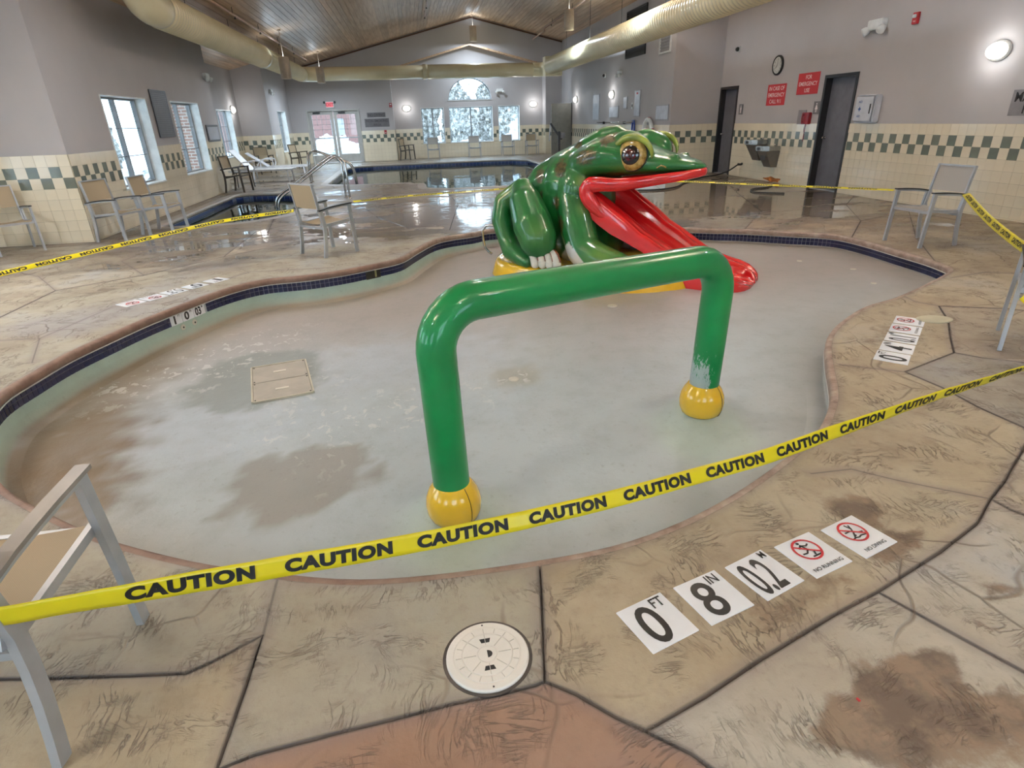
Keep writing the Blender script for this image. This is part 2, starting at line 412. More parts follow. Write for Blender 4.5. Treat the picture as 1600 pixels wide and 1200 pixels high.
def brown(x, y):
    b = 0
    if y < 4.6:
        b = max(b, .95*blob(x, y, *bc[2], .33, .15, -.25, .18), .8*blob(x, y, *bc[1], .22, .14, -.3, .2), .9*blob(x, y, *bc[0], .14, .09, .0, .3))
        b = max(b, .75*blob(x, y, *bc[3], .16, .12, .6, .4), .8*blob(x, y, *bc[4], .17, .07, .5, .4), .55*blob(x, y, *bc[5], .42, .06, .33, .5), blob(x, y, *bc[6], .10, .05, .2, .4))
        b = max(b, .45*blob(x, y, 3.3, 3.55, .5, .14, .8, .5))
    return b
def wetness(x, y):
    w = min(1, max(0, (y-6.4)/3.0))*.62
    w += .38*blob(x, y, 4.6, 11.0, 4.2, 3.8, 0, .5, .15)+.2*blob(x, y, -2.6, 9.2, 1.6, .8, 0, .5)+.28*blob(x, y, .8, 10.5, 2.6, 1.5, 0, .4)
    w = max(w, .62*blob(x, y, -3.0, 7.7, 1.1, .35, .3, .4), .8*blob(x, y, -3.3, 8.4, 1.3, .6, .2, .4), .6*blob(x, y, 7.0, 7.6, 1.6, 1.8, 0, .6), .45*blob(x, y, -5.2, 6.0, .5, .3, 0, .5))
    return min(1, w)
tints = {}
base_tint = [(1, .98, .95), (.97, .96, .97), (1.02, 1, .95), (.95, .95, .97), (1, .95, .9), (.92, .93, .95)]
SPT = {}
_tf = [(ci, f) for ci, cur in enumerate(comps) for f in cur]; _tc2 = np.array([V2[list(of[f])].mean(0) for ci, f in _tf])
def tri_of(p):
    for k in np.argsort(np.hypot(_tc2[:, 0]-p[0], _tc2[:, 1]-p[1]))[:40]:
        if inside([tuple(v) for v in V2[list(of[_tf[k][1]])]], *p): return _tf[k][0]
for pp, tt in (((600,1000), (.91,.84,.76)), ((150,950), (.80,.77,.71)), ((100,1120), (.80,.76,.68)), ((1000,900), (.95,.91,.89)), ((1200,1100), (.88,.90,.95)), ((1500,950), (.85,.86,.90)), ((1450,700), (.74,.69,.62)), ((1560,620), (.58,.58,.61)), ((1350,530), (.76,.71,.70)), ((1530,520), (.70,.66,.64)), ((1560,450), (.66,.61,.57)), ((800,1150), (.60,.42,.37)), ((100,510), (.70,.71,.71)), ((40,470), (.76,.78,.78)), ((650,335), (.62,.60,.60)), ((250,400), (.74,.73,.72)), ((1250,745), (.80,.75,.68))):
    SPT[tri_of(G(*pp))] = (tt[0]*.88, tt[1]*.93, tt[2]*.99)
def slab_tint(cx, cy, i):
    if -.5 < cx < 1.0 and cy < 1.12 and abs(cx-.2) < .7: return (.70, .46, .38)
    if cx > 6 and cy > 9: return (.58, .56, .54)
    if cx > 1.5 and cy < 2.2: return (.80, .84, .90)
    if cx > 2.2 and cy < 3: return (.78, .79, .80)
    if 3.0 < cx < 5.4 and 2.2 < cy < 3.6: return (.58, .58, .60)
    if 2.2 < cx and 3 < cy < 8: return (.70, .66, .65)
    if cy < 2.0 and cx < 1.0: return (.80, .77, .71)
    if cx < 0 and 3 < cy < 10: return (.95, .95, .95)
    b = base_tint[i % 6]; k = .66 if cy > 9 else .72; return tuple(q*k for q in b)
floor = root_struct('floor')
base = MB(); bv = {}
k = 0
for ci_, cur in enumerate(comps):
    A = sum(area(of[f]) for f in cur)
    if A < .004: continue
    f0 = max(cur, key=lambda f: area(of[f])); cc = V2[list(of[f0])].mean(0)
    if inside(rim, *cc) or inside(spa, *cc) or inside(big, *cc): continue
    ids = sorted({i for f in cur for i in of[f]}); mp = {v: n for n, v in enumerate(ids)}
    cen = V2[ids].mean(0)
    bm = bmesh.new(); le = bm.verts.layers.float.new('edge'); lt = bm.verts.layers.float_color.new('tint'); lw = bm.verts.layers.float.new('wet'); lb = bm.verts.layers.float.new('brown')
    tn = SPT.get(ci_) or slab_tint(cen[0], cen[1], k)
    vs = []
    for i in ids:
        x, y = V2[i]; v = bm.verts.new((x, y, 0)); v[le] = float(min(jd[i], .5)); v[lt] = (*tn, 1); v[lw] = wetness(x, y); v[lb] = brown(x, y); vs.append(v)
    fs = []
    for f in cur:
        fv = [vs[mp[i]] for i in of[f]]
        try: fs.append(bm.faces.new(fv))
        except ValueError: pass
    bmesh.ops.recalc_face_normals(bm, faces=bm.faces)
    if bm.faces[:] and bm.faces[0].normal.z < 0: bmesh.ops.reverse_faces(bm, faces=bm.faces)
    es = [e for e in bm.edges if not e.is_boundary and e.verts[0][le] < .004 and e.verts[1][le] < .004 and e.calc_length() > .02]
    if es:
        old = set(bm.verts); bmesh.ops.subdivide_edges(bm, edges=es, cuts=1, use_grid_fill=False)
        nv = [v for v in bm.verts if v not in old]
        if nv:
            for v, d_ in zip(nv, segdist(np.array([[v.co.x, v.co.y] for v in nv]), jA, jB)): v[le] = float(d_); v[lt] = (*tn, 1)
        bmesh.ops.triangulate(bm, faces=[f for f in bm.faces if len(f.verts) > 3])
    pk = [f for f in bm.faces if all(v[le] < .004 for v in f.verts) and max(e.calc_length() for e in f.edges) > .05]
    if pk:
        r_ = bmesh.ops.poke(bm, faces=pk)
        nv = r_['verts']
        for v, d_ in zip(nv, segdist(np.array([[v.co.x, v.co.y] for v in nv]), jA, jB)): v[le] = float(d_); v[lt] = (*tn, 1)
    bmesh.ops.inset_region(bm, faces=bm.faces[:], thickness=.006, depth=0, use_boundary=True, use_even_offset=False)
    for v in bm.verts:
        if v.is_boundary: v.co.z = -.014; v[le] = 0
    me = bpy.data.meshes.new('paving_slab'); bm.to_mesh(me); bm.free(); me.materials.append(M_deck)
    link('paving_slab', me, floor); k += 1
    # grit bed under the slabs
    for f in cur: base.add([(V2[i][0], V2[i][1], -.0135) for i in of[f]], [tuple(range(len(of[f])))])
base.build('joint_bed', M_mortar, floor)

# ---- wading pool basin
def rim_normal(P, closed=True):
    n = len(P); out = []
    for i in range(n):
        dx = P[(i+1) % n][0]-P[i-1][0]; dy = P[(i+1) % n][1]-P[i-1][1]; L = hypot(dx, dy); out.append((-dy/L, dx/L))
    a = sum(P[i-1][0]*P[i][1]-P[i][0]*P[i-1][1] for i in range(n))
    return out if a > 0 else [(-x, -y) for x, y in out]        # inward normals
rn = rim_normal(rim)
def poolz(x, y):
    t = max(0, min(1, (x+.6)/3.2)); z = -.33+.14*t
    if y < 2.6: z = max(z, -.33+.08*min(1, (2.6-y)/.8))
    return z
def ring_strip(P, N, prof, name, m, parent, smooth=True, zf=None):
    n = len(P); vs = []; fs = []; q = len(prof)
    for i in range(n):
        for d, z in prof:
            zz = z if zf is None else zf(P[i], z)
            vs.append((P[i][0]+N[i][0]*d, P[i][1]+N[i][1]*d, zz))
    for i in range(n):
        j = (i+1) % n
        for k in range(q-1): fs.append((i*q+k, j*q+k, j*q+k+1, i*q+k+1))
    return fixn(MB().add(vs, fs).build(name, m, parent, smooth))
pool = root_struct('wading_pool')
def coping_material():
    t = NT('coping_concrete'); P = t.pos(); n = t.noise(P, 9, 6, .65)
    c = t.ramp(n, [(.3, lin('7b685e')), (.5, lin('a08c80')), (.72, lin('b7a89a'))])
    X = t.node('ShaderNodeSeparateXYZ', {0: P}).outputs[0]
    c = t.mix(t.math('MULTIPLY', t.math('SUBTRACT', 1.0, t.smooth(X, -.6, 1.0)), t.math('ADD', .35, t.math('MULTIPLY', t.noise(P, 3, 4), .55))), c, lin('6a4a3a'))
    t.set(color=c, rough=.6); t.bump(t.noise(P, 40, 4), .5, .006); return t.m
M_cope = coping_material()
ring_strip(rim, rn, [(-.022, -.012), (-.008, .001), (.012, .0), (.026, -.006), (.032, -.02), (.031, -.058), (.024, -.064), (-.01, -.066)], 'coping', M_cope, pool)
ring_strip(rim, rn, [(.029, -.0635), (.033, -.0645), (.033, -.0705), (.0, -.0705)], 'grout_bead', mat('white_grout', 'cfcfca', .6), pool)
def plaster_material():
    t = NT('pool_plaster'); P = t.pos(); a = t.attr('stain').outputs['Color']
    n = t.noise(P, 5, 8, .6); n2 = t.noise(t.map(P, (1, 1, 1), loc=(3, 3, 3)), 26, 5, .7)
    c = t.mix(t.math('MULTIPLY', t.smooth(n, .4, .75), .22), a, lin('7e8480')); c = t.mix(t.math('MULTIPLY', t.smooth(n2, .55, .8), .35), c, lin('6f6a62'))
    # flaked skin of white scale
    fl = t.noise(t.map(P, (1, .8, 1)), 13, 6, .6, .6); fm = t.math('MULTIPLY', t.smooth(fl, .575, .60), t.attr('flake').outputs['Fac'])
    c = t.mix(t.math('MULTIPLY', fm, .75), c, lin('d2d4d2'))
    t.set(color=c, rough=.42, spec=.4); t.bump(t.math('ADD', t.math('ADD', n2, t.math('MULTIPLY', n, 2.0)), fm), .35, .006); return t.m
M_plaster = plaster_material()
def H(s): return np.array(lin(s)[:3])
def Gp(x, y): return G(x, y, -.3)
cG, cB, cD, cL, cGr, cP = H('b2bdc2'), H('6c583c'), H('828986'), H('bac4ce'), H('a9bfb3'), H('a1948c')
spots_ = dict(panel=Gp(400,585), dark2=Gp(465,745), b1=Gp(90,700), b2=Gp(180,600), b3=Gp(60,770), l1=Gp(280,670), l2=Gp(620,560), m1=Gp(711,830), m2=Gp(1094,690), drain=Gp(802,594), d2=Gp(957,478), tr=Gp(700,640), fl=Gp(600,640))
def stain(x, y, wd):
    c = cG*(1+.10*nz(x, y, .9, 5))
    k = min(1, max(0, (y-3.9)/2.2))*.75; c = c*(1-k)+cP*k
    k = max(0, 1-wd/.55)*(.8 if x < .5 and y > 2.2 else .35); c = c*(1-k)+H('94866f')*k
    for b, q, rx, ry, s, ww in (('l1', cL, .8, .5, .8, .5), ('l2', cL, .9, .5, .6, .5), ('b1', cB, .45, .6, .9, .5), ('b2', cB, .35, .8, .6, .6), ('b3', cB, .5, .4, .95, .4)):
        k = .9*blob(x, y, *spots_[b], rx, ry, 0, ww)*s; c = c*(1-k)+q*k
    k = .75*blob(x, y, *spots_['panel'], .52, .62, 0, .12, .12); c = c*(1-k)+cD*k
    k = .75*blob(x, y, *spots_['dark2'], .42, .40, .3, .12, .2); c = c*(1-k)+H('89857c')*k
    for b, r in (('drain', .22), ('d2', .3)):
        k = .55*blob(x, y, *spots_[b], r, r, 0, .5); c = c*(1-k)+H('98917a')*k
    for b in ('m1', 'm2'):
        k = blob(x, y, *spots_[b], .30, .34, 0, .4, .1); c = c*(1-k)+H('b4c4bf')*k
    return c
def flake(x, y):
    return max(.9*blob(x, y, *spots_['fl'], .75, .35, .2, .5), .8*blob(x, y, -1.9, 5.2, .9, .4, .9, .5), blob(x, y, *spots_['drain'], .13, .12, 0, .3), .6*blob(x, y, -.9, 4.1, .35, .9, .3, .5))
def paint(me, wallc=None):
    n = len(me.vertices); co = np.zeros(n*3); me.vertices.foreach_get('co', co); co = co.reshape(-1, 3)
    wd = np.array([np.hypot(rimn[:, 0]-p[0], rimn[:, 1]-p[1]).min() for p in co])
    col = np.ones((n, 4)); fk = np.zeros(n)
    for i, p in enumerate(co):
        c = stain(p[0], p[1], wd[i]); fk[i] = flake(p[0], p[1])
        up = p[2]-poolz(p[0], p[1])
        if up > .015 and wd[i] < .2:
            k = min(1, (up-.015)/.06); c = c*(1-k)+cGr*k*1.02; fk[i] = 0
        col[i, :3] = c
    me.attributes.new('stain', 'FLOAT_COLOR', 'POINT').data.foreach_set('color', col.ravel())
    me.attributes.new('flake', 'FLOAT', 'POINT').data.foreach_set('value', fk)
st = .055; xs = np.arange(-3.05, 6.3, st); ys = np.arange(1.6, 9.4, st)
vid = {}; fv = []; ff = []
rimsub = rimn[::2]
ins = np.zeros((len(xs), len(ys)), bool)
for i, x in enumerate(xs):
    for j, y in enumerate(ys): ins[i, j] = inside(rim, x, y) or np.hypot(rimsub[:, 0]-x, rimsub[:, 1]-y).min() < .12
mounds = [(.05, 2.50), (1.70, 3.13)]
def vtx(i, j):
    if (i, j) not in vid:
        x, y = xs[i], ys[j]; z = poolz(x, y)
        for mx, my in mounds:
            d = hypot(x-mx, y-my); t = max(0, 1-d/.36); z += .085*t*t*(3-2*t)
        vid[(i, j)] = len(fv); fv.append((x, y, z))
    return vid[(i, j)]
for i in range(len(xs)-1):
    for j in range(len(ys)-1):
        if ins[i, j] and ins[i+1, j] and ins[i, j+1] and ins[i+1, j+1]: ff.append((vtx(i, j), vtx(i+1, j), vtx(i+1, j+1), vtx(i, j+1)))
fo = MB().add(fv, ff).build('basin_floor', M_plaster, pool, True); paint(fo.data)
wl = ring_strip(rim, rn, [(.0, -.165), (.004, -.18), (.006, 1), (.022, 2), (.06, 3), (.13, 4)], 'basin_wall', M_plaster, pool, True,
    zf=lambda p, z: z if z < 0 else min(-.185, poolz(*p)+{1: .10, 2: .05, 3: .016, 4: -.004}[z]))
paint(wl.data)
# waterline tiles: two courses of small blue tiles, all round
M_bt = mat('cobalt_glaze', '1e2347', .12, var=.35, nscale=3); M_lg = mat('tile_grout', 'b9bdc2', .7)
ring_strip(rim, rn, [(-.004, -.068), (-.004, -.168)], 'tile_grout', M_lg, pool, False)
tl, L_ = resample([(x, y, 0) for x, y in rim], .0515)
tn_ = rim_normal([(p.x, p.y) for p in tl])
tm_ = MB().box((-.0238, -.004, -.0238), (.0238, .0035, .0238)).mesh('waterline_tile', M_bt)
tiles = []
mark_c = G(303, 490, -.11)
for i, p in enumerate(tl):
    q = tl[(i+1) % len(tl)]; mid = (p+q)/2; nx, ny = tn_[i]
    view = -(nx*mid.x+ny*mid.y)/hypot(mid.x, mid.y)
    if hypot(mid.x-mark_c[0], mid.y-mark_c[1]) < .245: continue
    tiles.append((mid.length if view > 0.03 else 99, mid, atan2(ny, nx)-pi/2, nx, ny))
tiles.sort(key=lambda a: a[0]); rest = MB(); cnt = 0
for d, mid, a, nx, ny in tiles:
    for zc in (-.0935, -.1445):
        rz = a
        if cnt < 298 and d < 50:
            o = link('waterline_tile', tm_, pool, (mid.x-nx*.001, mid.y-ny*.001, zc), rot=(0, 0, rz)); cnt += 1
        else: rest.box((-.0238, -.004, -.0238), (.0238, .0035, .0238), M=Matrix.Translation((mid.x-nx*.001, mid.y-ny*.001, zc))@Matrix.Rotation(rz, 4, 'Z'))
rest.build('waterline_tile_course', M_bt, pool, kind='stuff')

# ---- spa and swimming pool basins
def basin(name, P, depth, wz):
    r = root_struct(name); N = rim_normal(P)
    R, _ = resample([(x, y, 0) for x, y in P], .25); R = [(p.x, p.y) for p in R]; N = rim_normal(R)
    ring_strip(R, N, [(-.20, .002), (-.02, .012), (.01, .008), (.03, -.01), (.03, -.05), (.0, -.055)], 'coping', mat('pale_coping', 'a9a39c', .5, nscale=3), r, True)
    ring_strip(R, N, [(.0, -.04), (.0, -.20)], 'tile_band', M_bandt, r, False)
    ring_strip(R, N, [(.0, -.20), (.0, -depth)], 'basin_wall', mat('basin_plaster', '9fb4ac', .6), r, False)
    MB().add([(x, y, -depth) for x, y in R], [tuple(range(len(R)))]).build('basin_floor', mat('basin_plaster', '9fb4ac', .6), r)
    MB().add([(x, y, wz) for x, y in R], [tuple(range(len(R)))]).build('water', M_water, r)
    return r
t = NT('blue_mosaic_band'); br = t.node('ShaderNodeTexBrick', {'Vector': t.map(t.pos(), (1, 1, 1), (pi/2, 0, 0)), 'Color1': lin('26407c'), 'Color2': lin('1d2f63'), 'Mortar': lin('8d97a6'), 'Scale': 1.0, 'Mortar Size': .004, 'Brick Width': .15, 'Row Height': .075})
br.offset = 0; M_bandt = t.set(color=br.outputs[0], rough=.2)
spa_r = basin('spa_pool', spa, .9, -.13); big_r = basin('swimming_pool', big, 1.25, -.14)
# steps cut into the corner of the swimming pool
for k_ in range(3): MB().box((-2.35, 18.3+.32*k_, -1.2), (-1.2, 18.62+.32*k_, -.25-.22*k_)).build('pool_step', mat('basin_plaster', '9fb4ac', .6), big_r)

# ---- walls
def wallmat(name, c):
    t = NT(name); P = t.pos(); n = t.noise(P, 60, 3); n2 = t.noise(P, .8, 4)
    q = lin(c); d = tuple(x*.9 for x in q[:3])+(1,)
    t.set(color=t.ramp(n2, [(.3, d), (.7, q)]), rough=.75); t.bump(n, .25, .004); return t.m
M_wall = wallmat('wall_paint', 'bab6b7')
M_cream = mat('cream_glaze', 'e9dec6', .10, var=.07, nscale=1.3, bump=.06, bscale=5)
M_green = mat('green_grey_glaze', '6a7269', .10, var=.12, nscale=4)
M_tgrout = mat('wall_tile_grout', 'bdb298', .8)
class Fr:
    """wall frame: u along the wall, w into the room, z up"""
    def __init__(s, x0, y0, dx, dy, nx, ny, L): s.o = (x0, y0); s.d = (dx, dy); s.n = (nx, ny); s.L = L; s.M = Matrix(((dx, nx, 0, x0), (dy, ny, 0, y0), (0, 0, 1, 0), (0, 0, 0, 1)))
    def p(s, u, w, z): return s.M@Vector((u, w, z))
def cells(u0, u1, z0, z1, holes):
    us = sorted({u0, u1, *[h[0] for h in holes], *[h[1] for h in holes]}); zs = sorted({z0, z1, *[h[2] for h in holes], *[h[3] for h in holes]})
    us = [u for u in us if u0 <= u <= u1]; zs = [z for z in zs if z0 <= z <= z1]
    for a, b in zip(us, us[1:]):
        for c, d in zip(zs, zs[1:]):
            m = ((a+b)/2, (c+d)/2)
            if not any(h[0] < m[0] < h[1] and h[2] < m[1] < h[3] for h in holes): yield a, b, c, d
def wall(name, fr, H_, holes=(), T=.28, z0=-.25, e=(-.003, -.003)):
    mb = MB()
    for a, b, c, d in cells(0, fr.L, z0, H_, holes): mb.box((a if a > 0 else -e[0], -T, c), (b if b < fr.L else fr.L+e[1], 0, d), M=fr.M)
    o = fixn(mb.build(name, M_wall)); return struct(o)
TS = .155; ZB = .800
cream_full = MB().box((-TS/2+.0018, 0, -TS/2+.0018), (TS/2-.0018, .009, TS/2-.0018)); cream_me = cream_full.mesh('cream_tile', M_cream); green_me = cream_full.mesh('green_tile', M_green)
def clip(a, b, c, d, holes):
    for h in holes:
        if h[0] < b and h[1] > a and h[2] < d and h[3] > c:
            if h[2] <= c+1e-6 and h[3] >= d-1e-6:
                if h[0] <= a: a = max(a, min(b, h[1]))
                else: b = min(b, h[0])
            elif h[0] <= a+1e-6 and h[1] >= b-1e-6:
                if h[2] <= c: c = max(c, min(d, h[3]))
                else: d = min(d, h[2])
            elif h[2] > c: d = h[2]
            else: c = h[3]
    return a, b, c, d
def wainscot(wallo, fr, holes=(), ind=0, u0=0, phase=0, maxd=99):
    rows = [(ZB+2*TS, ZB+2*TS+.165, 0), (ZB+TS, ZB+2*TS, 1), (ZB, ZB+TS, 2)]+[(max(.002, ZB-(k+1)*TS), ZB-k*TS, 0) for k in range(6) if ZB-(k+1)*TS > -TS+.01]
    T = []
    nc = int((fr.L-u0)/TS)+1
    for i in range(nc):
        for z0, z1, kind in rows:
            a, b, c, d = u0+i*TS, min(u0+(i+1)*TS, fr.L), z0, z1
            a, b, c, d = clip(a, b, c, d, holes)
            if b-a < .012 or d-c < .012: continue
            g = (kind == 1 and (i+phase) % 2 == 0) or (kind == 2 and (i+phase) % 2 == 1)
            P = fr.p((a+b)/2, 0, (c+d)/2); x, y = P.x, P.y
            T.append((hypot(x, y)+(50 if (y < 7.2 or y*1.02 < abs(x)*.9-1) else 0)+(0 if kind else .6), a, b, c, d, g))
    T.sort(key=lambda t: t[0]); r = {0: MB(), 1: MB()}
    rot = atan2(fr.d[1], fr.d[0])
    flip = (fr.d[0]*fr.n[1]-fr.d[1]*fr.n[0]) < 0
    mb_g = MB()
    for a, b, c, d in cells(u0, fr.L, 0, ZB+2*TS+.165, holes): mb_g.box((a, -.002, c), (b, .0045, d), M=fr.M)
    fixn(mb_g.build('tile_bed', M_tgrout, wallo))
    for k, (dd, a, b, c, d, g) in enumerate(T):
        if k < ind and dd < maxd:
            me = green_me if g else cream_me
            P = fr.p((a+b)/2, .009 if flip else 0, (c+d)/2)
            o = link('green_tile' if g else 'cream_tile', me, wallo, P, rot=(0, 0, rot)); o.scale = ((b-a)/TS, 1, (d-c)/TS)
        else: r[int(g)].box((a+.0018, 0, c+.0018), (b-.0018, .009, d-.0018), M=fr.M)
    if r[0].v: fixn(r[0].build('cream_tiles', M_cream, wallo, kind='stuff'))
    if r[1].v: fixn(r[1].build('green_tiles', M_green, wallo, kind='stuff'))
wn_ = [0]
def window(fr, h, cols=2, rows=3, T=.28, mull=1, cm=None, skip=False):
    u0, u1, z0, z1 = h; wn_[0] += 1
    m = MB(); e = .045; y0, y1 = -T+.02, -T+.10
    for lo, hi in (((u0, z0), (u0+e, z1)), ((u1-e, z0), (u1, z1)), ((u0+e, z0), (u1-e, z0+e)), ((u0+e, z1-e), (u1-e, z1))): m.box((lo[0], y0, lo[1]), (hi[0], y1, hi[1]), M=fr.M)
    o = struct(fixn(m.build('window_%d' % wn_[0], M_winf)))
    rv = MB(); q = .012
    rv.box((u0-.004, -T+.1, z0-.004), (u0+q, .012, z1), M=fr.M).box((u1-q, -T+.1, z0), (u1+.004, .012, z1), M=fr.M).box((u0, -T+.1, z1-q), (u1, .012, z1+.004), M=fr.M)
    fixn(rv.build('window_reveal', M_white, o))
    fixn(MB().box((u0-.01, -T+.1, z0-.006), (u1+.01, .025, z0+.018), M=fr.M).build('window_sill', M_white, o))
    W = (u1-u0-2*e)
    mw = .05
    xs_ = [u0+e+W*(k+1)/(mull+1) for k in range(mull)]
    for x in xs_: fixn(MB().box((x-mw/2, y0, z0+e), (x+mw/2, y1, z1-e), M=fr.M).build('mullion', M_winf if cm is None else cm, o))
    edges = [u0+e]+[v for x in xs_ for v in (x-mw/2, x+mw/2)]+[u1-e]
    for a, b in zip(edges[::2], edges[1::2]):
        for k in range(1, rows):
            z = z1-e-(z1-z0-2*e)*k/rows if rows < 5 else z1-e-.19*k
            if z > z0+e: fixn(MB().box((a, -T+.05, z-.007), (b, -T+.075, z+.007), M=fr.M).build('muntin', M_munt, o))
        for k in range(1, cols):
            x = a+(b-a)*k/cols; fixn(MB().box((x-.007, -T+.05, z0+e), (x+.007, -T+.075, z1-e), M=fr.M).build('muntin', M_munt, o))
        fixn(MB().box((a, -T+.056, z0+e), (b, -T+.062, z1-e), M=fr.M).build('pane', M_glass, o))
    return o
M_winf = mat('window_frame_grey', '8f9194', .4); M_munt = mat('muntin_grey', '7c8084', .4)

RZ = lambda x: 5.59-.238*abs(x-3.05)
# left side (x = -5), two windows near
fL = Fr(-5, 10.15, 0, 1, 1, 0, 7.85); hL = [(11.70-10.15, 13.55-10.15, .615, 2.13), (14.85-10.15, 16.68-10.15, .615, 2.13)]
wL = wall('wall_left', fL, 3.70, hL); wainscot(wL, fL, hL, ind=0, u0=.009)
for h in hL: window(fL, h, 1, 3)
# pier facing the camera at the near left
fP = Fr(-7.6, 10.15, 1, 0, 0, -1, 2.6); wP = wall('wall_left_pier', fP, 3.66, T=.25, e=(.12, -.003)); wainscot(wP, fP, ind=150, u0=-.035, phase=1)
fLN = Fr(-7.6, -3.5, 0, 1, 1, 0, 13.65); hLN = [(1.0, 3.4, .6, 2.6), (4.6, 7.0, .6, 2.6), (8.4, 10.6, .6, 2.6)]
wLN = wall('wall_left_near', fLN, 3.1, hLN, e=(.12, .12)); wainscot(wLN, fLN, hLN)
for h in hLN: window(fLN, h, 1, 3)
# recess beyond
fR1 = Fr(-6.05, 18.0, 1, 0, 0, 1, 1.05); wall('wall_left_return', fR1, 3.7, T=.25, e=(.12, -.003))
fR2 = Fr(-6.05, 18.0, 0, 1, 1, 0, 6.6); hR2 = [(3.9, 5.6, .64, 2.12)]
wR2 = wall('wall_left_recess', fR2, 3.5, hR2, e=(.12, .12)); wainscot(wR2, fR2, hR2)
window(fR2, hR2[0], 2, 3, cm=M_munt)
fR3 = Fr(-6.05, 24.6, 1, 0, 0, -1, 1.05); wR3 = wall('wall_left_jog', fR3, 3.7, T=.25, e=(.12, -.003)); wainscot(wR3, fR3)
fR4 = Fr(-5, 24.6, 0, 1, 1, 0, 4.3); hR4 = [(1.6, 3.25, .60, 2.12)]
wR4 = wall('wall_left_far', fR4, 3.7, hR4, e=(-.003, .12)); wainscot(wR4, fR4, hR4); window(fR4, hR4[0], 2, 3, cm=M_munt)
# back wall with the double door, then the shallow window bay under its own gable
fB = Fr(-5, 28.9, 1, 0, 0, -1, 4.4); hB = [(.68, 2.93, -.3, 2.18)]
wB = wall('wall_back', fB, 5.0, hB, e=(.12, -.003)); wainscot(wB, fB, hB, u0=.0, phase=1)
hA = [(1.23, 2.27, .62, 2.13), (2.50, 4.53, .62, 2.13), (4.79, 5.80, .62, 2.13)]
fA = Fr(-.6, 29.6, 1, 0, 0, -1, 6.9); arch = []
na = 18
for k_ in range(na):
    a = 2.50+2.03*k_/na; b = 2.50+2.03*(k_+1)/na; xm = ((a+b)/2-3.515)/1.015
    arch.append((a, b, 2.40, 2.40+.92*sqrt(max(0, 1-xm*xm))))
mb = MB()
for a, b, c, d in cells(0, 6.9, -.25, 2.40, hA): mb.box((a, -.28, c), (b, 0, d), M=fA.M)
mb.box((0, -.28, 2.40), (2.5, 0, 4.7), M=fA.M).box((4.53, -.28, 2.40), (6.9, 0, 4.7), M=fA.M)
for h in arch:
    xa, xb = h[0], h[1]; za, zb = [2.40+.92*sqrt(max(0, 1-((x-3.515)/1.015)**2)) for x in (xa, xb)]
    mb.prism([(xa, za), (xb, zb), (xb, 4.7), (xa, 4.7)], 0, .28, M=fA.M@Matrix(((1, 0, 0, 0), (0, 0, -1, 0), (0, 1, 0, 0), (0, 0, 0, 1))))
wA = struct(fixn(mb.build('wall_bay', M_wall))); wainscot(wA, fA, hA, u0=.03)
window(fA, hA[0], 2, 4, mull=1); window(fA, hA[1], 1, 1, cm=M_munt, mull=1); window(fA, hA[2], 1, 1, mull=0)
fr_ = fA; wn_[0] += 1
m = MB(); arcp = [fA.p(3.515+.99*cos(a), -.22, 2.42+.89*sin(a)) for a in [pi*k/24 for k in range(25)]]
m.bar(arcp+[arcp[0]], .05, .05, up=(0, 1, 0)); wa = struct(fixn(m.build('window_%d' % wn_[0], M_winf)))
for rr in (.38, .68):
    MB().bar([fA.p(3.515+rr*1.03*cos(a), -.22, 2.42+rr*.93*sin(a)) for a in [pi*k/16 for k in range(17)]], .02, .02, up=(0, 1, 0)).build('muntin', M_munt, wa)
for a in (pi/6, pi/3, pi/2, 2*pi/3, 5*pi/6):
    MB().bar([fA.p(3.515+r*cos(a), -.22, 2.42+r*.9*sin(a)) for r in (.05, .97)], .02, .02, up=(0, 1, 0)).build('muntin', M_munt, wa)
MB().prism([(3.515+.99*cos(pi*k/24), 2.42+.89*sin(pi*k/24)) for k in range(25)], .225, .231, M=fA.M@Matrix(((1, 0, 0, 0), (0, 0, -1, 0), (0, 1, 0, 0), (0, 0, 0, 1)))).build('pane', M_glass, wa)
ll = MB()
for (a, b) in zip(range(24), range(1, 25)):
    p = [fA.p(3.515+1.015*cos(pi*k/24), w_, 2.40+.92*sin(pi*k/24)) for k in (a, b) for w_ in (.01, -.2)]; ll.add(p, [(0, 1, 3, 2)])
ll.box((2.5, -.2, 2.39), (4.53, .02, 2.41), M=fA.M); ll.build('window_reveal', M_white, wa)
for nm, x in (('wall_bay_left', -.6), ('wall_bay_right', 6.3)):
    fr2 = Fr(x, 28.9, 0, 1, 1 if x < 0 else -1, 0, .7); wb = wall(nm, fr2, 4.6, T=.02 if x < 0 else .4); wainscot(wb, fr2)
fC = Fr(6.3, 28.9, 1, 0, 0, -1, .8); wC = wall('wall_back_right', fC, 5.0, T=.2); wainscot(wC, fC)
struct(MB().add([], []).prism([(-.6, 3.655), (2.95, 4.56), (6.3, 3.706), (6.3, 5.75), (-.6, 5.75)], 28.9, 29.02, M=Matrix(((1, 0, 0, 0), (0, 0, 1, 0), (0, 1, 0, 0), (0, 0, 0, 1)))).build('wall_gable', M_wall))
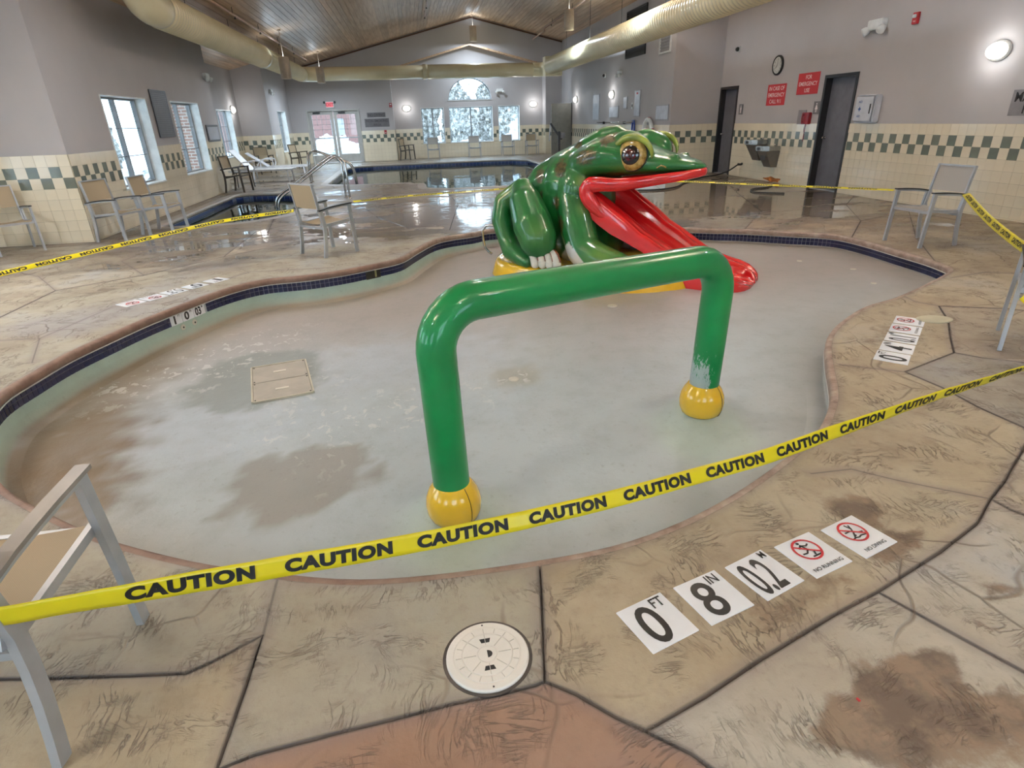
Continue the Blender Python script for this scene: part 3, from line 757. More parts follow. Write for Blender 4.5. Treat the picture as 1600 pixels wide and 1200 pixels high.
# right side: far stretch (x = 7.05), the pier facing the camera, near stretch (x = 8.43)
fF = Fr(7.05, 16.46, 0, 1, -1, 0, 12.5); wF = wall('wall_right_far', fF, 4.75, T=.2, e=(-.003, .12)); wainscot(wF, fF)
fQ = Fr(7.05, 16.46, 1, 0, 0, -1, 1.38); wQ = wall('wall_right_pier', fQ, 4.75, T=.25, e=(-.003, .12)); wainscot(wQ, fQ, ind=90, u0=.0, phase=1)
YR = 3.5; fN = Fr(8.43, -3.5, 0, 1, -1, 0, 19.96); hN = [(11.106+YR, 12.086+YR, -.3, 2.165), (15.514+YR, 16.45+YR, -.3, 2.155)]
wN = wall('wall_right', fN, 4.45, hN, T=.3, e=(.12, .12)); wainscot(wN, fN, hN, ind=298, u0=.02, phase=0)
# behind the camera: glazed end wall
fZ = Fr(-7.6, -3.5, 1, 0, 0, 1, 16.1); hZ = [(2.2+4.4*k, 4.4+4.4*k, .6, 2.7) for k in range(3)]
wZ = wall('wall_near', fZ, 5.75, hZ, e=(.12, .12))
for h in hZ: window(fZ, h, 1, 2)
# ---- ceiling: tongue and groove boards running the length of the hall
def wood_mat():
    t = NT('pine_board'); P = t.obj(); r = t.node('ShaderNodeObjectInfo').outputs['Random']
    off = t.node('ShaderNodeCombineXYZ', {0: t.math('MULTIPLY', r, 30), 1: t.math('MULTIPLY', r, 77)}).outputs[0]
    Q = t.node('ShaderNodeVectorMath', {0: t.map(P, (18, .9, 18)), 1: off}, operation='ADD').outputs[0]
    n = t.noise(Q, 1.0, 6, .6); k = t.noise(t.node('ShaderNodeVectorMath', {0: t.map(P, (5, 1.3, 5)), 1: off}, operation='ADD').outputs[0], 2.0, 2)
    c = t.ramp(n, [(.3, lin('b08a66')), (.5, lin('caa989')), (.7, lin('dac0a4'))])
    c = t.mix(t.math('MULTIPLY', t.math('SUBTRACT', 1, t.smooth(k, .22, .27)), .75), c, lin('6a4630'))
    v = t.math('ADD', .82, t.math('MULTIPLY', r, .3)); c = t.mix(1.0, c, t.node('ShaderNodeCombineColor', {0: v, 1: v, 2: v}).outputs[0], 'MULTIPLY')
    t.set(color=c, rough=.38); t.bump(n, .15, .002); return t.m
M_wood = wood_mat()
ceil = root_struct('ceiling')
sl = math.atan(.238); PW = .142
pm = MB().box((-PW/2+.004, -3.6, -.009), (PW/2-.004, 29.05, .009)); pm.box((-PW/2-.004, -3.6, .002), (-PW/2+.004, 29.05, .009))
pme = pm.mesh('ceiling_board', M_wood)
for sgn, xe in ((-1, -7.7), (1, 8.6)):
    k_ = 0
    while True:
        s_ = (k_+.5)*PW; x = 3.05+sgn*s_*cos(sl)
        if (x < xe) if sgn < 0 else (x > xe): break
        link('ceiling_board', pme, ceil, (x, 0, 5.59-s_*sin(sl)+.009), rot=(0, sgn*sl, 0)); k_ += 1
cb = MB()
for xa, xb in ((-8, 3.05), (3.05, 9)): cb.add([(xa, -3.7, RZ(xa)+.03), (xb, -3.7, RZ(xb)+.03), (xb, 29.8, RZ(xb)+.03), (xa, 29.8, RZ(xa)+.03), (xa, -3.7, RZ(xa)+.12), (xb, -3.7, RZ(xb)+.12), (xb, 29.8, RZ(xb)+.12), (xa, 29.8, RZ(xa)+.12)], [(0, 1, 2, 3), (4, 7, 6, 5), (0, 4, 5, 1), (1, 5, 6, 2), (2, 6, 7, 3), (3, 7, 4, 0)])
cb.build('ceiling_deck', mat('dark_gap', '2a1a10', .8), ceil)
MB().bar([(3.05, -3.6, 5.575), (3.05, 28.9, 5.575)], .09, .03).build('ridge_strip', M_wood, ceil)
tr = root_struct('trim_1')
MB().bar([(-5.0, 28.88, RZ(-5)-.05), (3.05, 28.88, RZ(3.05)-.05)], .03, .05).build('gable_trim', mat('dark_wood_trim', '5a3a22', .5), tr)
MB().bar([(3.05, 28.88, RZ(3.05)-.05), (7.05, 28.88, RZ(7.05)-.05)], .03, .05).build('gable_trim', mat('dark_wood_trim', '5a3a22', .5), tr)
so = root_struct('ceiling_bay')
for sgn, xe in ((-1, -.6), (1, 6.3)):
    zt = lambda x: 4.55-.255*abs(x-2.95)
    MB().bar([(2.95, 28.86, zt(2.95)-.0), (xe, 28.86, zt(xe)-.0)], .06, .07, up=(0, 0, 1)).build('bay_fascia', M_wood, so)
    for k_ in range(5): MB().bar([(2.95, 29.0+.13*k_, zt(2.95)+.03), (xe, 29.0+.13*k_, zt(xe)+.03)], .12, .02).build('bay_board', M_wood, so)

# ---- ground and planting outside the windows
t = NT('snow'); nn = t.noise(t.pos(), .6, 6); t.set(color=t.ramp(nn, [(.3, lin('c3ccd6')), (.6, lin('eef2f6'))]), rough=.7); t.bump(t.noise(t.pos(), 3, 5), .5, .05); M_snow = t.m
sg = MB()
for x0, y0, x1, y1 in ((-60, -20, -7.9, 70), (-7.9, 10.45, -5.3, 17.7), (-7.9, 17.7, -6.35, 24.9), (-7.9, 24.9, -5.3, 70), (-5.3, 29.95, 60, 70), (8.8, -20, 60, 29.95), (-7.9, -20, 8.8, -3.9)): sg.box((x0, y0, -.3), (x1, y1, -.18))
struct(sg.build('snow_ground', M_snow))

# ================================================================ OBJECTS
# ---- doors
M_frame = mat('door_frame_black', '1d1d20', .4); M_door = mat('door_grey', '5e5e66', .45, bump=.1, bscale=30)
M_doorlite = mat('door_frame_white', 'b5b4b0', .45)
def steel_door(fr, u0, u1, zt, idx, T=.3, ang=0):
    o = MB(); e = .06
    for a, b, c, d in ((u0, u0+e, 0, zt), (u1-e, u1, 0, zt), (u0+e, u1-e, zt-e, zt)): o.box((a, -T+.01, c), (b, .018, d), M=fr.M)
    r = struct(fixn(o.build('door_%d' % idx, M_frame)))
    fixn(MB().box((u0+e, -.17, .01), (u1-e, -.125, zt-e), M=fr.M).build('door_leaf', M_door, r))
    h = MB(); h.lathe([(.026, 0), (.026, .012), (.011, .014), (.011, .045), (.027, .052), (.03, .065), (.02, .078), (.0, .08)], 14, M=fr.M@Matrix.Translation((u1-e-.07, -.125, 1.0))@Matrix.Rotation(-pi/2, 4, 'X'))
    h.build('door_handle', M_chrome, r, True)
    MB().box((u0+e, -T+.01, -.012), (u1-e, .0, .008), M=fr.M).build('threshold', M_alum, r)
    MB().box((u0, -T-.02, -.2), (u1, -T-.01, zt+.1), M=fr.M).build('backing', M_black, r)
    return r
steel_door(fN, hN[0][0], hN[0][1], 2.165, 1); steel_door(fN, hN[1][0], hN[1][1], 2.155, 2)
# glazed double door in the back wall
u0, u1, zt = .68, 2.93, 2.18
o = MB(); e = .07
for a, b, c, d in ((u0, u0+e, 0, zt), (u1-e, u1, 0, zt), (u0+e, u1-e, zt-e, zt)): o.box((a, -.27, c), (b, .03, d), M=fB.M)
o.box((u0, -.27, -.1), (u1, .03, .012), M=fB.M)
dd = struct(fixn(o.build('door_3', M_doorlite))); um = (u0+u1)/2
for a, b in ((u0+e, um-.01), (um+.01, u1-e)):
    m = MB()
    for p, q, c, d in ((a, a+.13, .02, zt-e), (b-.13, b, .02, zt-e), (a+.13, b-.13, .02, .36), (a+.13, b-.13, zt-e-.14, zt-e)): m.box((p, -.14, c), (q, -.095, d), M=fB.M)
    lf = fixn(m.build('door_leaf', M_doorlite, dd))
    fixn(MB().box((a+.13, -.12, .36), (b-.13, -.114, zt-e-.14), M=fB.M).build('pane', M_glass, lf))
    for k in range(1, 4): fixn(MB().box((a+.13, -.13, zt-e-.14-.2*k), (b-.13, -.105, zt-e-.14-.2*k+.014), M=fB.M).build('muntin', M_winf, lf))
    fixn(MB().box((a+.13, -.13, 1.0), (b-.13, -.105, 1.03), M=fB.M).build('muntin', M_winf, lf))
    for k in (1, 2, 3): fixn(MB().box((a+.13+(b-a-.26)*k/4-.006, -.13, .36 if k == 2 else 1.53), (a+.13+(b-a-.26)*k/4+.006, -.105, zt-e-.14), M=fB.M).build('muntin', M_winf, lf))
    fixn(MB().box((a+.12, -.095, 1.0), (b-.05, -.06, 1.05), M=fB.M).build('push_bar', M_alum, lf))
    m = MB().box((a+.2, -.095, zt-.17), (a+.5, -.045, zt-.11), M=fB.M); m.bar([fB.p(a+.35, -.03, zt-.1), fB.p(a+.65, .0, zt-.06)], .02, .012); m.build('door_closer', M_dark, lf)
# open grey door leaf standing off the far right wall
dl = MB().box((-.9, -.022, .01), (0, .022, 2.1)).build('door_4', mat('door_leaf_grey', '77766f', .5), None, loc=(7.03, 27.0, 0)); struct(dl)
m = MB().lathe([(.03, 0), (.03, .012), (.012, .02), (.012, .05)], 12, M=Matrix.Translation((-.82, -.022, 1.0))@Matrix.Rotation(pi/2, 4, 'X')); m.bar([(-.83, -.07, 1.0), (-.70, -.07, 1.0)], .02, .02); m.build('door_handle', M_chrome, dl)
MB().box((-.02, -.03, 0), (.01, .03, 2.12)).build('hinge_edge', M_frame, dl)

# ---- spray arch in the wading pool
M_pipe = NT('green_enamel'); _P = M_pipe.obj(); _n = M_pipe.noise(_P, 3, 4)
_sx = M_pipe.node('ShaderNodeSeparateXYZ', {0: M_pipe.pos()})
_w = M_pipe.noise(M_pipe.map(_P, (1, 1, .35)), 55, 5, .75)
_z = M_pipe.math('SUBTRACT', 1.0, M_pipe.smooth(_sx.outputs[2], .0, .42)); _x = M_pipe.math('MULTIPLY', M_pipe.smooth(_sx.outputs[0], 1.2, 1.3), M_pipe.math('SUBTRACT', 1.0, M_pipe.smooth(_sx.outputs[0], 1.62, 1.72)))
_wear = M_pipe.smooth(M_pipe.math('ADD', _w, M_pipe.math('MULTIPLY', M_pipe.math('MULTIPLY', _z, _x), .42)), .72, .82)
_c = M_pipe.mix(_wear, M_pipe.ramp(_n, [(.3, lin('067a40')), (.7, lin('0c8a4a'))]), lin('a8b8b4'))
M_pipe = M_pipe.set(color=_c, rough=.4, spec=.3, coat=.55, coatr=.05)
PR = .089; LB = Vector((.048, 2.40, 0)); RB = Vector((1.665, 3.075, 0)); zb0, zb1 = .832, .800
def arch_path():
    L = LB.copy(); R = RB.copy(); d = (R-L).normalized(); pts = [L+Vector((0, 0, -.17))]
    L2 = L+Vector((-.02, 0, 0)); r = .20
    for k in range(9):
        a = pi/2*k/8; pts.append(L2+d*(r-r*cos(a))+Vector((0, 0, zb0-r+r*sin(a))))
    R2 = R+Vector((.02, 0, 0))
    for k in range(9):
        a = pi/2*k/8; pts.append(R2-d*(r-r*sin(a))+Vector((0, 0, zb1-r+r*cos(a))))
    pts.append(R+Vector((0, 0, -.14))); return pts
ar = thing('spray_arch', 'tall green enamelled pipe arch standing on two yellow balls in the dry pool', 'water toy', (0, 0, 0))
MB().tube([tuple(p) for p in catmull(arch_path(), .06)], PR, 32).build('arch_pipe', M_pipe, ar, True)
M_yel = mat('yellow_enamel', 'f0c02a', .25, var=.06, coat=.8, coatr=.06)
for q, B, zf_ in ((0, LB, -.245), (1, RB, -.185)):
    prof = [(.105, 0), (.122, .015), (.134, .05), (.137, .09), (.130, .135), (.112, .175), (.094, .198), (.091, .203)]
    f = MB().lathe(prof, 32, c=(B.x, B.y, zf_)).build('ball_foot', M_yel, ar, True)
    m = MB(); m.tube([(B.x+(r+.0012)*cos(-.95), B.y+(r+.0012)*sin(-.95), zf_+z) for r, z in prof], .0016, 4); m.build('split_seam', M_ink, f)

# ---- frog slide: local axes u forward, v to the near side, w up from the pool floor
FO = Vector((2.034, 7.208, -.235)); TH = radians(-42)
fu = Vector((cos(TH), sin(TH), 0)); fn_ = Vector((sin(TH), -cos(TH), 0))
FM = Matrix(((fu.x, fn_.x, 0, 0), (fu.y, fn_.y, 0, 0), (0, 0, 1, 0), (0, 0, 0, 1)))   # mirrored frame, normals are recomputed
frog = thing('frog_slide', 'large glossy green frog figure with a red tongue slide and yellow base', 'water slide', tuple(FO))
def bake(name, mb, mats, parent, vox=.02, sm=3):
    me = mb.mesh('tmp', mats); o = bpy.data.objects.new('tmp', me); C.objects.link(o)
    bm = bmesh.new(); bm.from_mesh(me); bmesh.ops.recalc_face_normals(bm, faces=bm.faces); bm.to_mesh(me); bm.free()
    a = o.modifiers.new('r', 'REMESH'); a.mode = 'VOXEL'; a.voxel_size = vox; a.use_smooth_shade = True
    if sm: b = o.modifiers.new('s', 'SMOOTH'); b.iterations = sm; b.factor = .5
    dg = bpy.context.evaluated_depsgraph_get(); ev = o.evaluated_get(dg)
    nm = bpy.data.meshes.new_from_object(ev); nm.name = name; bpy.data.objects.remove(o)
    nm.transform(FM)
    bm = bmesh.new(); bm.from_mesh(nm); bmesh.ops.recalc_face_normals(bm, faces=bm.faces); bm.to_mesh(nm); bm.free()
    nm.materials.clear(); nm.materials.append(mats)
    nm.polygons.foreach_set('use_smooth', [True]*len(nm.polygons))
    return link(name, nm, parent)
def fmesh(name, mb, mats, parent, smooth=True):
    o = mb.build(name, mats, parent, smooth); o.data.transform(FM); fixn(o); return o
def loftu(secs, n=28, caps=True):
    """secs: (u, halfwidth, wbottom, wtop, [power])"""
    vs = []; fs = []
    for s in secs:
        u, hw, b, t = s[:4]; p = s[4] if len(s) > 4 else .8
        for k in range(n):
            a = 2*pi*k/n; ca, sa = cos(a), sin(a)
            vs.append((u, hw*math.copysign(abs(ca)**p, ca), (b+t)/2+(t-b)/2*math.copysign(abs(sa)**p, sa)))
    m = len(secs)
    for i in range(m-1):
        for k in range(n): fs.append((i*n+k, i*n+(k+1) % n, (i+1)*n+(k+1) % n, (i+1)*n+k))
    fs += [tuple(range(n)), tuple((m-1)*n+k for k in range(n))]
    return MB().add(vs, fs)
def capsule(mb, pts):
    """pts: (u,v,w,r) chain as overlapping ellipsoids/tubes"""
    P = [Vector(p[:3]) for p in pts]; R = [p[3] for p in pts]
    for a, b, ra, rb in zip(P, P[1:], R, R[1:]):
        n = 7; mb.tube([tuple(a.lerp(b, k/n)) for k in range(n+1)], [ra+(rb-ra)*k/n for k in range(n+1)], 16)
    for p, r in zip(P, R): mb.ell(tuple(p), (r, r, r), 16, 10)
fgreen = lin('17682f')
def frog_mat():
    t = NT('frog_enamel'); c = t.attr('Col').outputs['Color']; P = t.obj(); n = t.noise(P, 4, 5); n2 = t.noise(P, 30, 4)
    c = t.mix(t.math('MULTIPLY', t.smooth(n, .4, .7), .25), c, lin('0a3d1c'), 'MIX')
    sp = t.attr('spot').outputs['Fac']
    c = t.mix(sp, c, t.ramp(n2, [(.35, lin('1c2212')), (.55, lin('5d4a2c')), (.7, lin('243a1c'))]))
    t.set(color=c, rough=.4, spec=.35, coat=.65, coatr=.05); t.bump(t.noise(P, 2.5, 3), .4, .03); return t.m
M_frog = frog_mat()
SPOTS = [(-.39, 1.167, .06, .09, .5), (-.06, 1.251, .07, .10, .5), (.29, 1.387, .13, .08, .3), (.482, 1.556, .07, .06, 0), (-.055, .891, .05, .075, 0), (.048, .653, .045, .09, 0), (.035, 1.49, .06, .04, 0), (-.3, .95, .03, .05, 0)]
def paint_frog(o, limb=None):
    me = o.data; n = len(me.vertices); co = np.zeros(n*3); me.vertices.foreach_get('co', co); co = co.reshape(-1, 3)
    u = co@np.array(fu); v = co@np.array(fn_); w_ = co[:, 2]
    col = np.ones((n, 4)); col[:, :3] = fgreen[:3]
    def mixc(k, c): k = np.clip(k, 0, 1)[:, None]; col[:, :3] = col[:, :3]*(1-k)+np.array(lin(c)[:3])*k
    def g(cu, cv_, cw, r): return np.exp(-((u-cu)**2+(np.abs(v)-cv_)**2+(w_-cw)**2)/r**2)
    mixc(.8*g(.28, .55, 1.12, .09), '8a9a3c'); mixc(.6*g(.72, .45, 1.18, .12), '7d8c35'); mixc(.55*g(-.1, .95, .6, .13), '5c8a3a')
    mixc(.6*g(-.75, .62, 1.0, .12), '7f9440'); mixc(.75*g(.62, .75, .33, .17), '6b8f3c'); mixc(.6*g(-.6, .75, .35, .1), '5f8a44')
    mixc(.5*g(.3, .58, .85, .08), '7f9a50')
    if limb is None:
        bel = ((u > -.13) & (w_ < .50-.95*np.abs(u-.20)) & (np.abs(v) > .2)).astype(float); mixc(bel, 'd8d9d6')
    sp = np.zeros(n)
    for su, sw, ru, rw, a in SPOTS:
        du, dw = u-su, w_-sw; p = du*cos(a)+dw*sin(a); q = -du*sin(a)+dw*cos(a)
        rr = np.sqrt((p/ru)**2+(q/rw)**2)+.22*np.sin(14*du/.1+3*su)*.5+.15*np.sin(11*dw/.1)
        sp = np.maximum(sp, np.clip((1.15-rr)/.3, 0, 1)*(.0 if limb else .92))
    a1 = me.attributes.new('Col', 'FLOAT_COLOR', 'POINT'); a1.data.foreach_set('color', col.ravel())
    a2 = me.attributes.new('spot', 'FLOAT', 'POINT'); a2.data.foreach_set('value', sp)
b = MB()
b.ell((-.28, 0, .62), (.50, .52, .52)); b.ell((-.12, 0, .85), (.50, .56, .55)); b.ell((-.06, 0, 1.02), (.42, .56, .46)); b.ell((.10, 0, .42), (.42, .55, .36))
b.tube([(-.55, 0, .75), (-.35, 0, .95), (-.1, 0, 1.10), (.12, 0, 1.27), (.36, 0, 1.36)], [.38, .40, .38, .30, .24], 24, flat=1.15)
H_ = loftu([(-.05, .40, 1.0, 1.42), (.12, .53, 1.06, 1.50), (.28, .57, 1.12, 1.57), (.45, .56, 1.14, 1.62), (.62, .52, 1.155, 1.57), (.80, .46, 1.17, 1.49), (.95, .40, 1.18, 1.42), (1.10, .32, 1.19, 1.385), (1.24, .24, 1.205, 1.355), (1.35, .17, 1.215, 1.325), (1.43, .09, 1.225, 1.29), (1.46, .04, 1.235, 1.26)])
b.v += []; b.add(H_.v, H_.f)
b.tube([(.05, 0, 1.42), (.30, 0, 1.55), (.44, 0, 1.605), (.58, 0, 1.56)], [.16, .14, .085, .05], 14, flat=1.6)
for s in (1, -1):
    b.ell((.74, .30*s, 1.42), (.22, .15, .19)); b.ell((.66, .27*s, 1.49), (.22, .14, .15)); b.ell((1.16, .17*s, 1.375), (.05, .04, .022))
    b.ell((.10, .42*s, 1.02), (.22, .18, .28))
    capsule(b, [(.08, .42*s, .92, .20), (.20, .52*s, .60, .21), (.32, .60*s, .38, .20), (.50, .65*s, .32, .18), (.74, .66*s, .27, .15), (.98, .64*s, .23, .10)])
body = bake('frog_body', b, M_frog, frog, .019, 4); paint_frog(body)
M_white2 = mat('toe_white', 'd6d4c8', .3, coat=.6); M_line = mat('toe_line', '7a3a1e', .4)
for s in (1, -1):
    for k in range(3):
        q = MB(); capsule(q, [(.90, (.57+.07*k)*s, .235, .05), (1.10+.03*k, (.52+.13*k)*s, .215, .04), (1.20+.03*k, (.51+.15*k)*s, .20, .032)])
        o = bake('toe', q, M_frog, frog, .014, 2); paint_frog(o, 1)
    th = MB(); capsule(th, [(-.52, .56*s, 1.02, .135), (-.42, .66*s, .88, .20), (-.27, .76*s, .66, .235), (-.18, .80*s, .52, .225), (-.16, .80*s, .46, .20)])
    o = bake('thigh', th, M_frog, frog, .02, 2); paint_frog(o, 1)
    sh = MB(); capsule(sh, [(-.60, .52*s, 1.00, .12), (-.80, .56*s, .86, .12), (-.80, .62*s, .66, .125), (-.66, .70*s, .42, .115), (-.58, .74*s, .33, .125), (-.40, .84*s, .28, .10), (-.28, .90*s, .25, .07)])
    o = bake('shin', sh, M_frog, frog, .02, 2); paint_frog(o, 1)
    for k in range(4):
        q = MB(); t0 = k*.085
        pts = [(-.42+t0*.9, (.74-.02*k)*s, .36, .035), (-.30+t0*.9, (.82-.02*k)*s, .375, .046), (-.19+t0*.95, (.89-.02*k)*s, .33, .048), (-.13+t0, (.95-.02*k)*s, .25, .044)]
        q.tube([tuple(p) for p in catmull([p_[:3] for p_ in pts], .03)], .051, 14); q.ell(pts[-1][:3], (.051, .051, .051), 12, 8)
        tt = fmesh('toe', q, M_white2, frog)
        l = MB(); l.tube([tuple(p+Vector((.043, .0, .038))) for p in catmull([p_[:3] for p_ in pts], .03)], .0085, 6); fmesh('toe_line', l, M_line, tt)
# eyes
M_gold = NT('gold_ring'); _n = M_gold.noise(M_gold.obj(), 18, 4); M_gold = M_gold.set(color=M_gold.ramp(_n, [(.35, lin('8f6f2c')), (.65, lin('cfae62'))]), rough=.25, coat=1, coatr=.05)
M_lid = mat('lid_yellow_green', '8a9a38', .3, coat=.8, var=.25)
for s in (1, -1):
    dv = Vector((.10, 1.0*s, .06)).normalized(); q = dv.to_track_quat('Z', 'Y').to_matrix().to_4x4(); E0 = Vector((.775, .395*s, 1.395))
    T4 = Matrix.Translation(E0)@q; Rb = .165
    eb = fmesh('eyeball', MB().lathe([(.0001, .115)]+[(Rb*sin(a), .115*cos(a)) for a in [pi*k/30 for k in range(1, 16)]], 32, M=T4), M_gold, frog)
    def capz(r0, r1, h, lift): return [(.0001, .118+lift)]+[(r1*k/8, .115*sqrt(max(0, 1-(r1*k/8/Rb)**2))+lift) for k in range(1, 9)]
    fmesh('iris', MB().lathe(capz(0, .098, 0, .006)+[(.098, .05)], 32, M=T4), mat('eye_black', '0c0606', .12, coat=1, var=.1), eb)
    fmesh('pupil', MB().lathe(capz(0, .062, 0, .010)+[(.062, .06)], 28, M=T4), mat('eye_garnet', '4a0d14', .1, coat=1, var=.5, nscale=20), eb)
    rim_ = MB(); rim_.tube([tuple(T4@Vector((.158*cos(a), .158*sin(a), .02))) for a in [2*pi*k/36 for k in range(36)]], .013, 8, closed=True); fmesh('eye_socket', rim_, mat('socket_dark', '14140c', .4), eb)
    lid = MB(); pts = []
    for k in range(17):
        a = pi*(1.04-1.10*k/16); r = .19; uu = E0.x+cos(a)*r*1.14; ww = E0.z+sin(a)*r*.95-.0
        pts.append((uu, (.40+.03*sin(pi*k/16))*s, ww))
    lid.tube(pts, [.006+.030*sin(pi*k/16)**.7 for k in range(17)], 12); fmesh('eyelid', lid, M_lid, frog)
    ns = MB(); ns.tube([(1.03, .345*s, 1.265), (1.07, .33*s, 1.29), (1.12, .305*s, 1.27)], .008, 8); fmesh('nostril', ns, M_gold, frog)
# mouth and tongue slide
M_redg = NT('red_gelcoat'); _n = M_redg.noise(M_redg.obj(), 2, 3); M_redg = M_redg.set(color=M_redg.ramp(_n, [(.3, lin('d01a1e')), (.7, lin('e62428'))]), rough=.22, coat=1, coatr=.04)
LIPC = [(.62, .49, .70), (.50, .51, .78), (.40, .54, .87), (.335, .565, .96), (.315, .57, 1.04), (.345, .57, 1.085), (.44, .555, 1.105), (.62, .505, 1.10), (.80, .46, 1.115), (1.0, .375, 1.14), (1.18, .275, 1.165), (1.34, .155, 1.19), (1.43, .06, 1.205)]
full = LIPC+[(1.445, 0, 1.21)]+[(u, -v, w_) for u, v, w_ in reversed(LIPC)]
full = catmull(full, .03); rr = []
for p in full:
    k = (p.x-.35)/1.1; rr.append(.095-.05*max(0, k)**.6 if (p.x > .35 and p.z > 1.05) else (.085 if p.z > .9 else .085-.25*(.9-p.z)))
lp = MB(); lp.tube([tuple(p) for p in full], rr, 16, flat=.62); fmesh('upper_lip', lp, M_redg, frog)
pal = MB(); sec = [(.16, .50, .99), (.30, .52, 1.05), (.45, .53, 1.085), (.62, .50, 1.09), (.80, .45, 1.105), (1.0, .365, 1.13), (1.18, .265, 1.155), (1.34, .145, 1.18), (1.43, .05, 1.2)]
vs = []; fs = []
for u, hw, w_ in sec:
    for k in range(9):
        v = -hw+2*hw*k/8; dip = .05*(1-(v/hw)**2)*min(1, (1.45-u)); vs.append((u, v, w_+dip*.3-.005))
for i in range(len(sec)-1):
    for k in range(8): fs.append((i*9+k, i*9+k+1, i*9+10+k, i*9+9+k))
fmesh('palate', MB().add(vs, fs), M_redg, frog)
# tongue: cross-section swept down from the throat to the pool floor
ST = [  # u, crest height, trough floor height, skirt bottom height, half width
 (.20, 1.04, .84, .78, .46), (.34, 1.02, .80, .74, .52), (.46, .96, .72, .66, .53), (.60, .86, .63, .575, .53), (.78, .74, .54, .50, .53), (.95, .61, .44, .42, .52), (1.12, .52, .345, .33, .51), (1.28, .425, .25, .22, .50), (1.42, .34, .175, .09, .49), (1.56, .275, .115, .005, .49), (1.70, .235, .075, .0, .49), (1.84, .205, .05, .0, .485), (1.95, .17, .05, .0, .46), (2.03, .13, .055, .0, .40), (2.08, .10, .055, .0, .32), (2.11, .06, .04, .0, .20)]
ST2 = catmull([(a, b_, c_) for a, b_, c_, d_, e_ in ST], .04); ST3 = catmull([(a, d_, e_) for a, b_, c_, d_, e_ in ST], .04)
m_ = min(len(ST2), len(ST3)); vs = []; fs = []
def interp(u, col): return float(np.interp(u, [s_[0] for s_ in ST], [s_[col] for s_ in ST]))
us = np.linspace(.2, 2.11, 70); prof_n = 0
for u in us:
    cr, fl_, sk, hw = (interp(u, c_) for c_ in (1, 2, 3, 4))
    h = cr-fl_; near = [(hw+.0, sk), (hw+.005, sk+(cr-h*.25-sk)*.5), (hw, cr-h*.25), (hw-.015, cr-h*.06), (hw-.04, cr), (hw-.07, cr-h*.05), (hw-.095, cr-h*.24), (hw-.12, cr-h*.27), (hw-.145, cr-h*.12), (hw-.17, cr-h*.02), (hw-.20, cr-h*.06), (hw-.225, cr-h*.35), (hw-.235, cr-h*.62), (hw-.26, fl_+h*.10), (hw-.31, fl_+.004), (0, fl_)]
    row = near+[(-a, b_) for a, b_ in reversed(near[:-1])]
    prof_n = len(row)
    for v, w_ in row: vs.append((u, v, w_))
for i in range(len(us)-1):
    for k in range(prof_n-1): fs.append((i*prof_n+k, i*prof_n+k+1, (i+1)*prof_n+k+1, (i+1)*prof_n+k))
n0 = (len(us)-1)*prof_n; fs.append(tuple(n0+k for k in range(prof_n)))
fmesh('tongue_slide', MB().add(vs, fs), M_redg, frog)
tb = MB()
vs = []; fs = []
for k in range(13):
    v = -.53+1.06*k/12; uu = .205+.0*abs(v)
    for j in range(5): vs.append((uu+.04*(j/4), v, .72+.40*j/4))
for k in range(12):
    for j in range(4): fs.append((k*5+j, (k+1)*5+j, (k+1)*5+j+1, k*5+j+1))
fmesh('throat', tb.add(vs, fs), M_redg, frog)
# base
bo = [(-1.12, .12), (-1.06, .42), (-.90, .72), (-.62, .90), (-.30, .97), (.10, .97), (.50, .95), (.90, .92), (1.18, .83), (1.40, .66), (1.52, .50)]
bo = bo+[(1.60, .30), (1.62, 0), (1.60, -.30)]+[(u, -v) for u, v in reversed(bo)]
bo, _ = resample(catmull([(u, v, 0) for u, v in bo], .06, True), .07)
vs = []; fs = []; nb = len(bo); lv = [(1.0, 0), (.965, .13), (.955, .165), (.94, .185), (.90, .192)]
for p in bo:
    for k, z in lv: vs.append((p.x*k+.0, p.y*k, z))
for i in range(nb):
    j = (i+1) % nb
    for k in range(4): fs.append((i*5+k, j*5+k, j*5+k+1, i*5+k+1))
fs.append(tuple(i*5+4 for i in range(nb)))
fb = fmesh('platform', MB().add(vs, fs), M_yel, frog)
q = MB().box((.93, .905, .045), (.985, .925, .11)); q.box((.935, .90, .05), (.98, .915, .10)); fmesh('bracket', q, mat('bracket_ochre', 'a5821f', .4), fb, False)

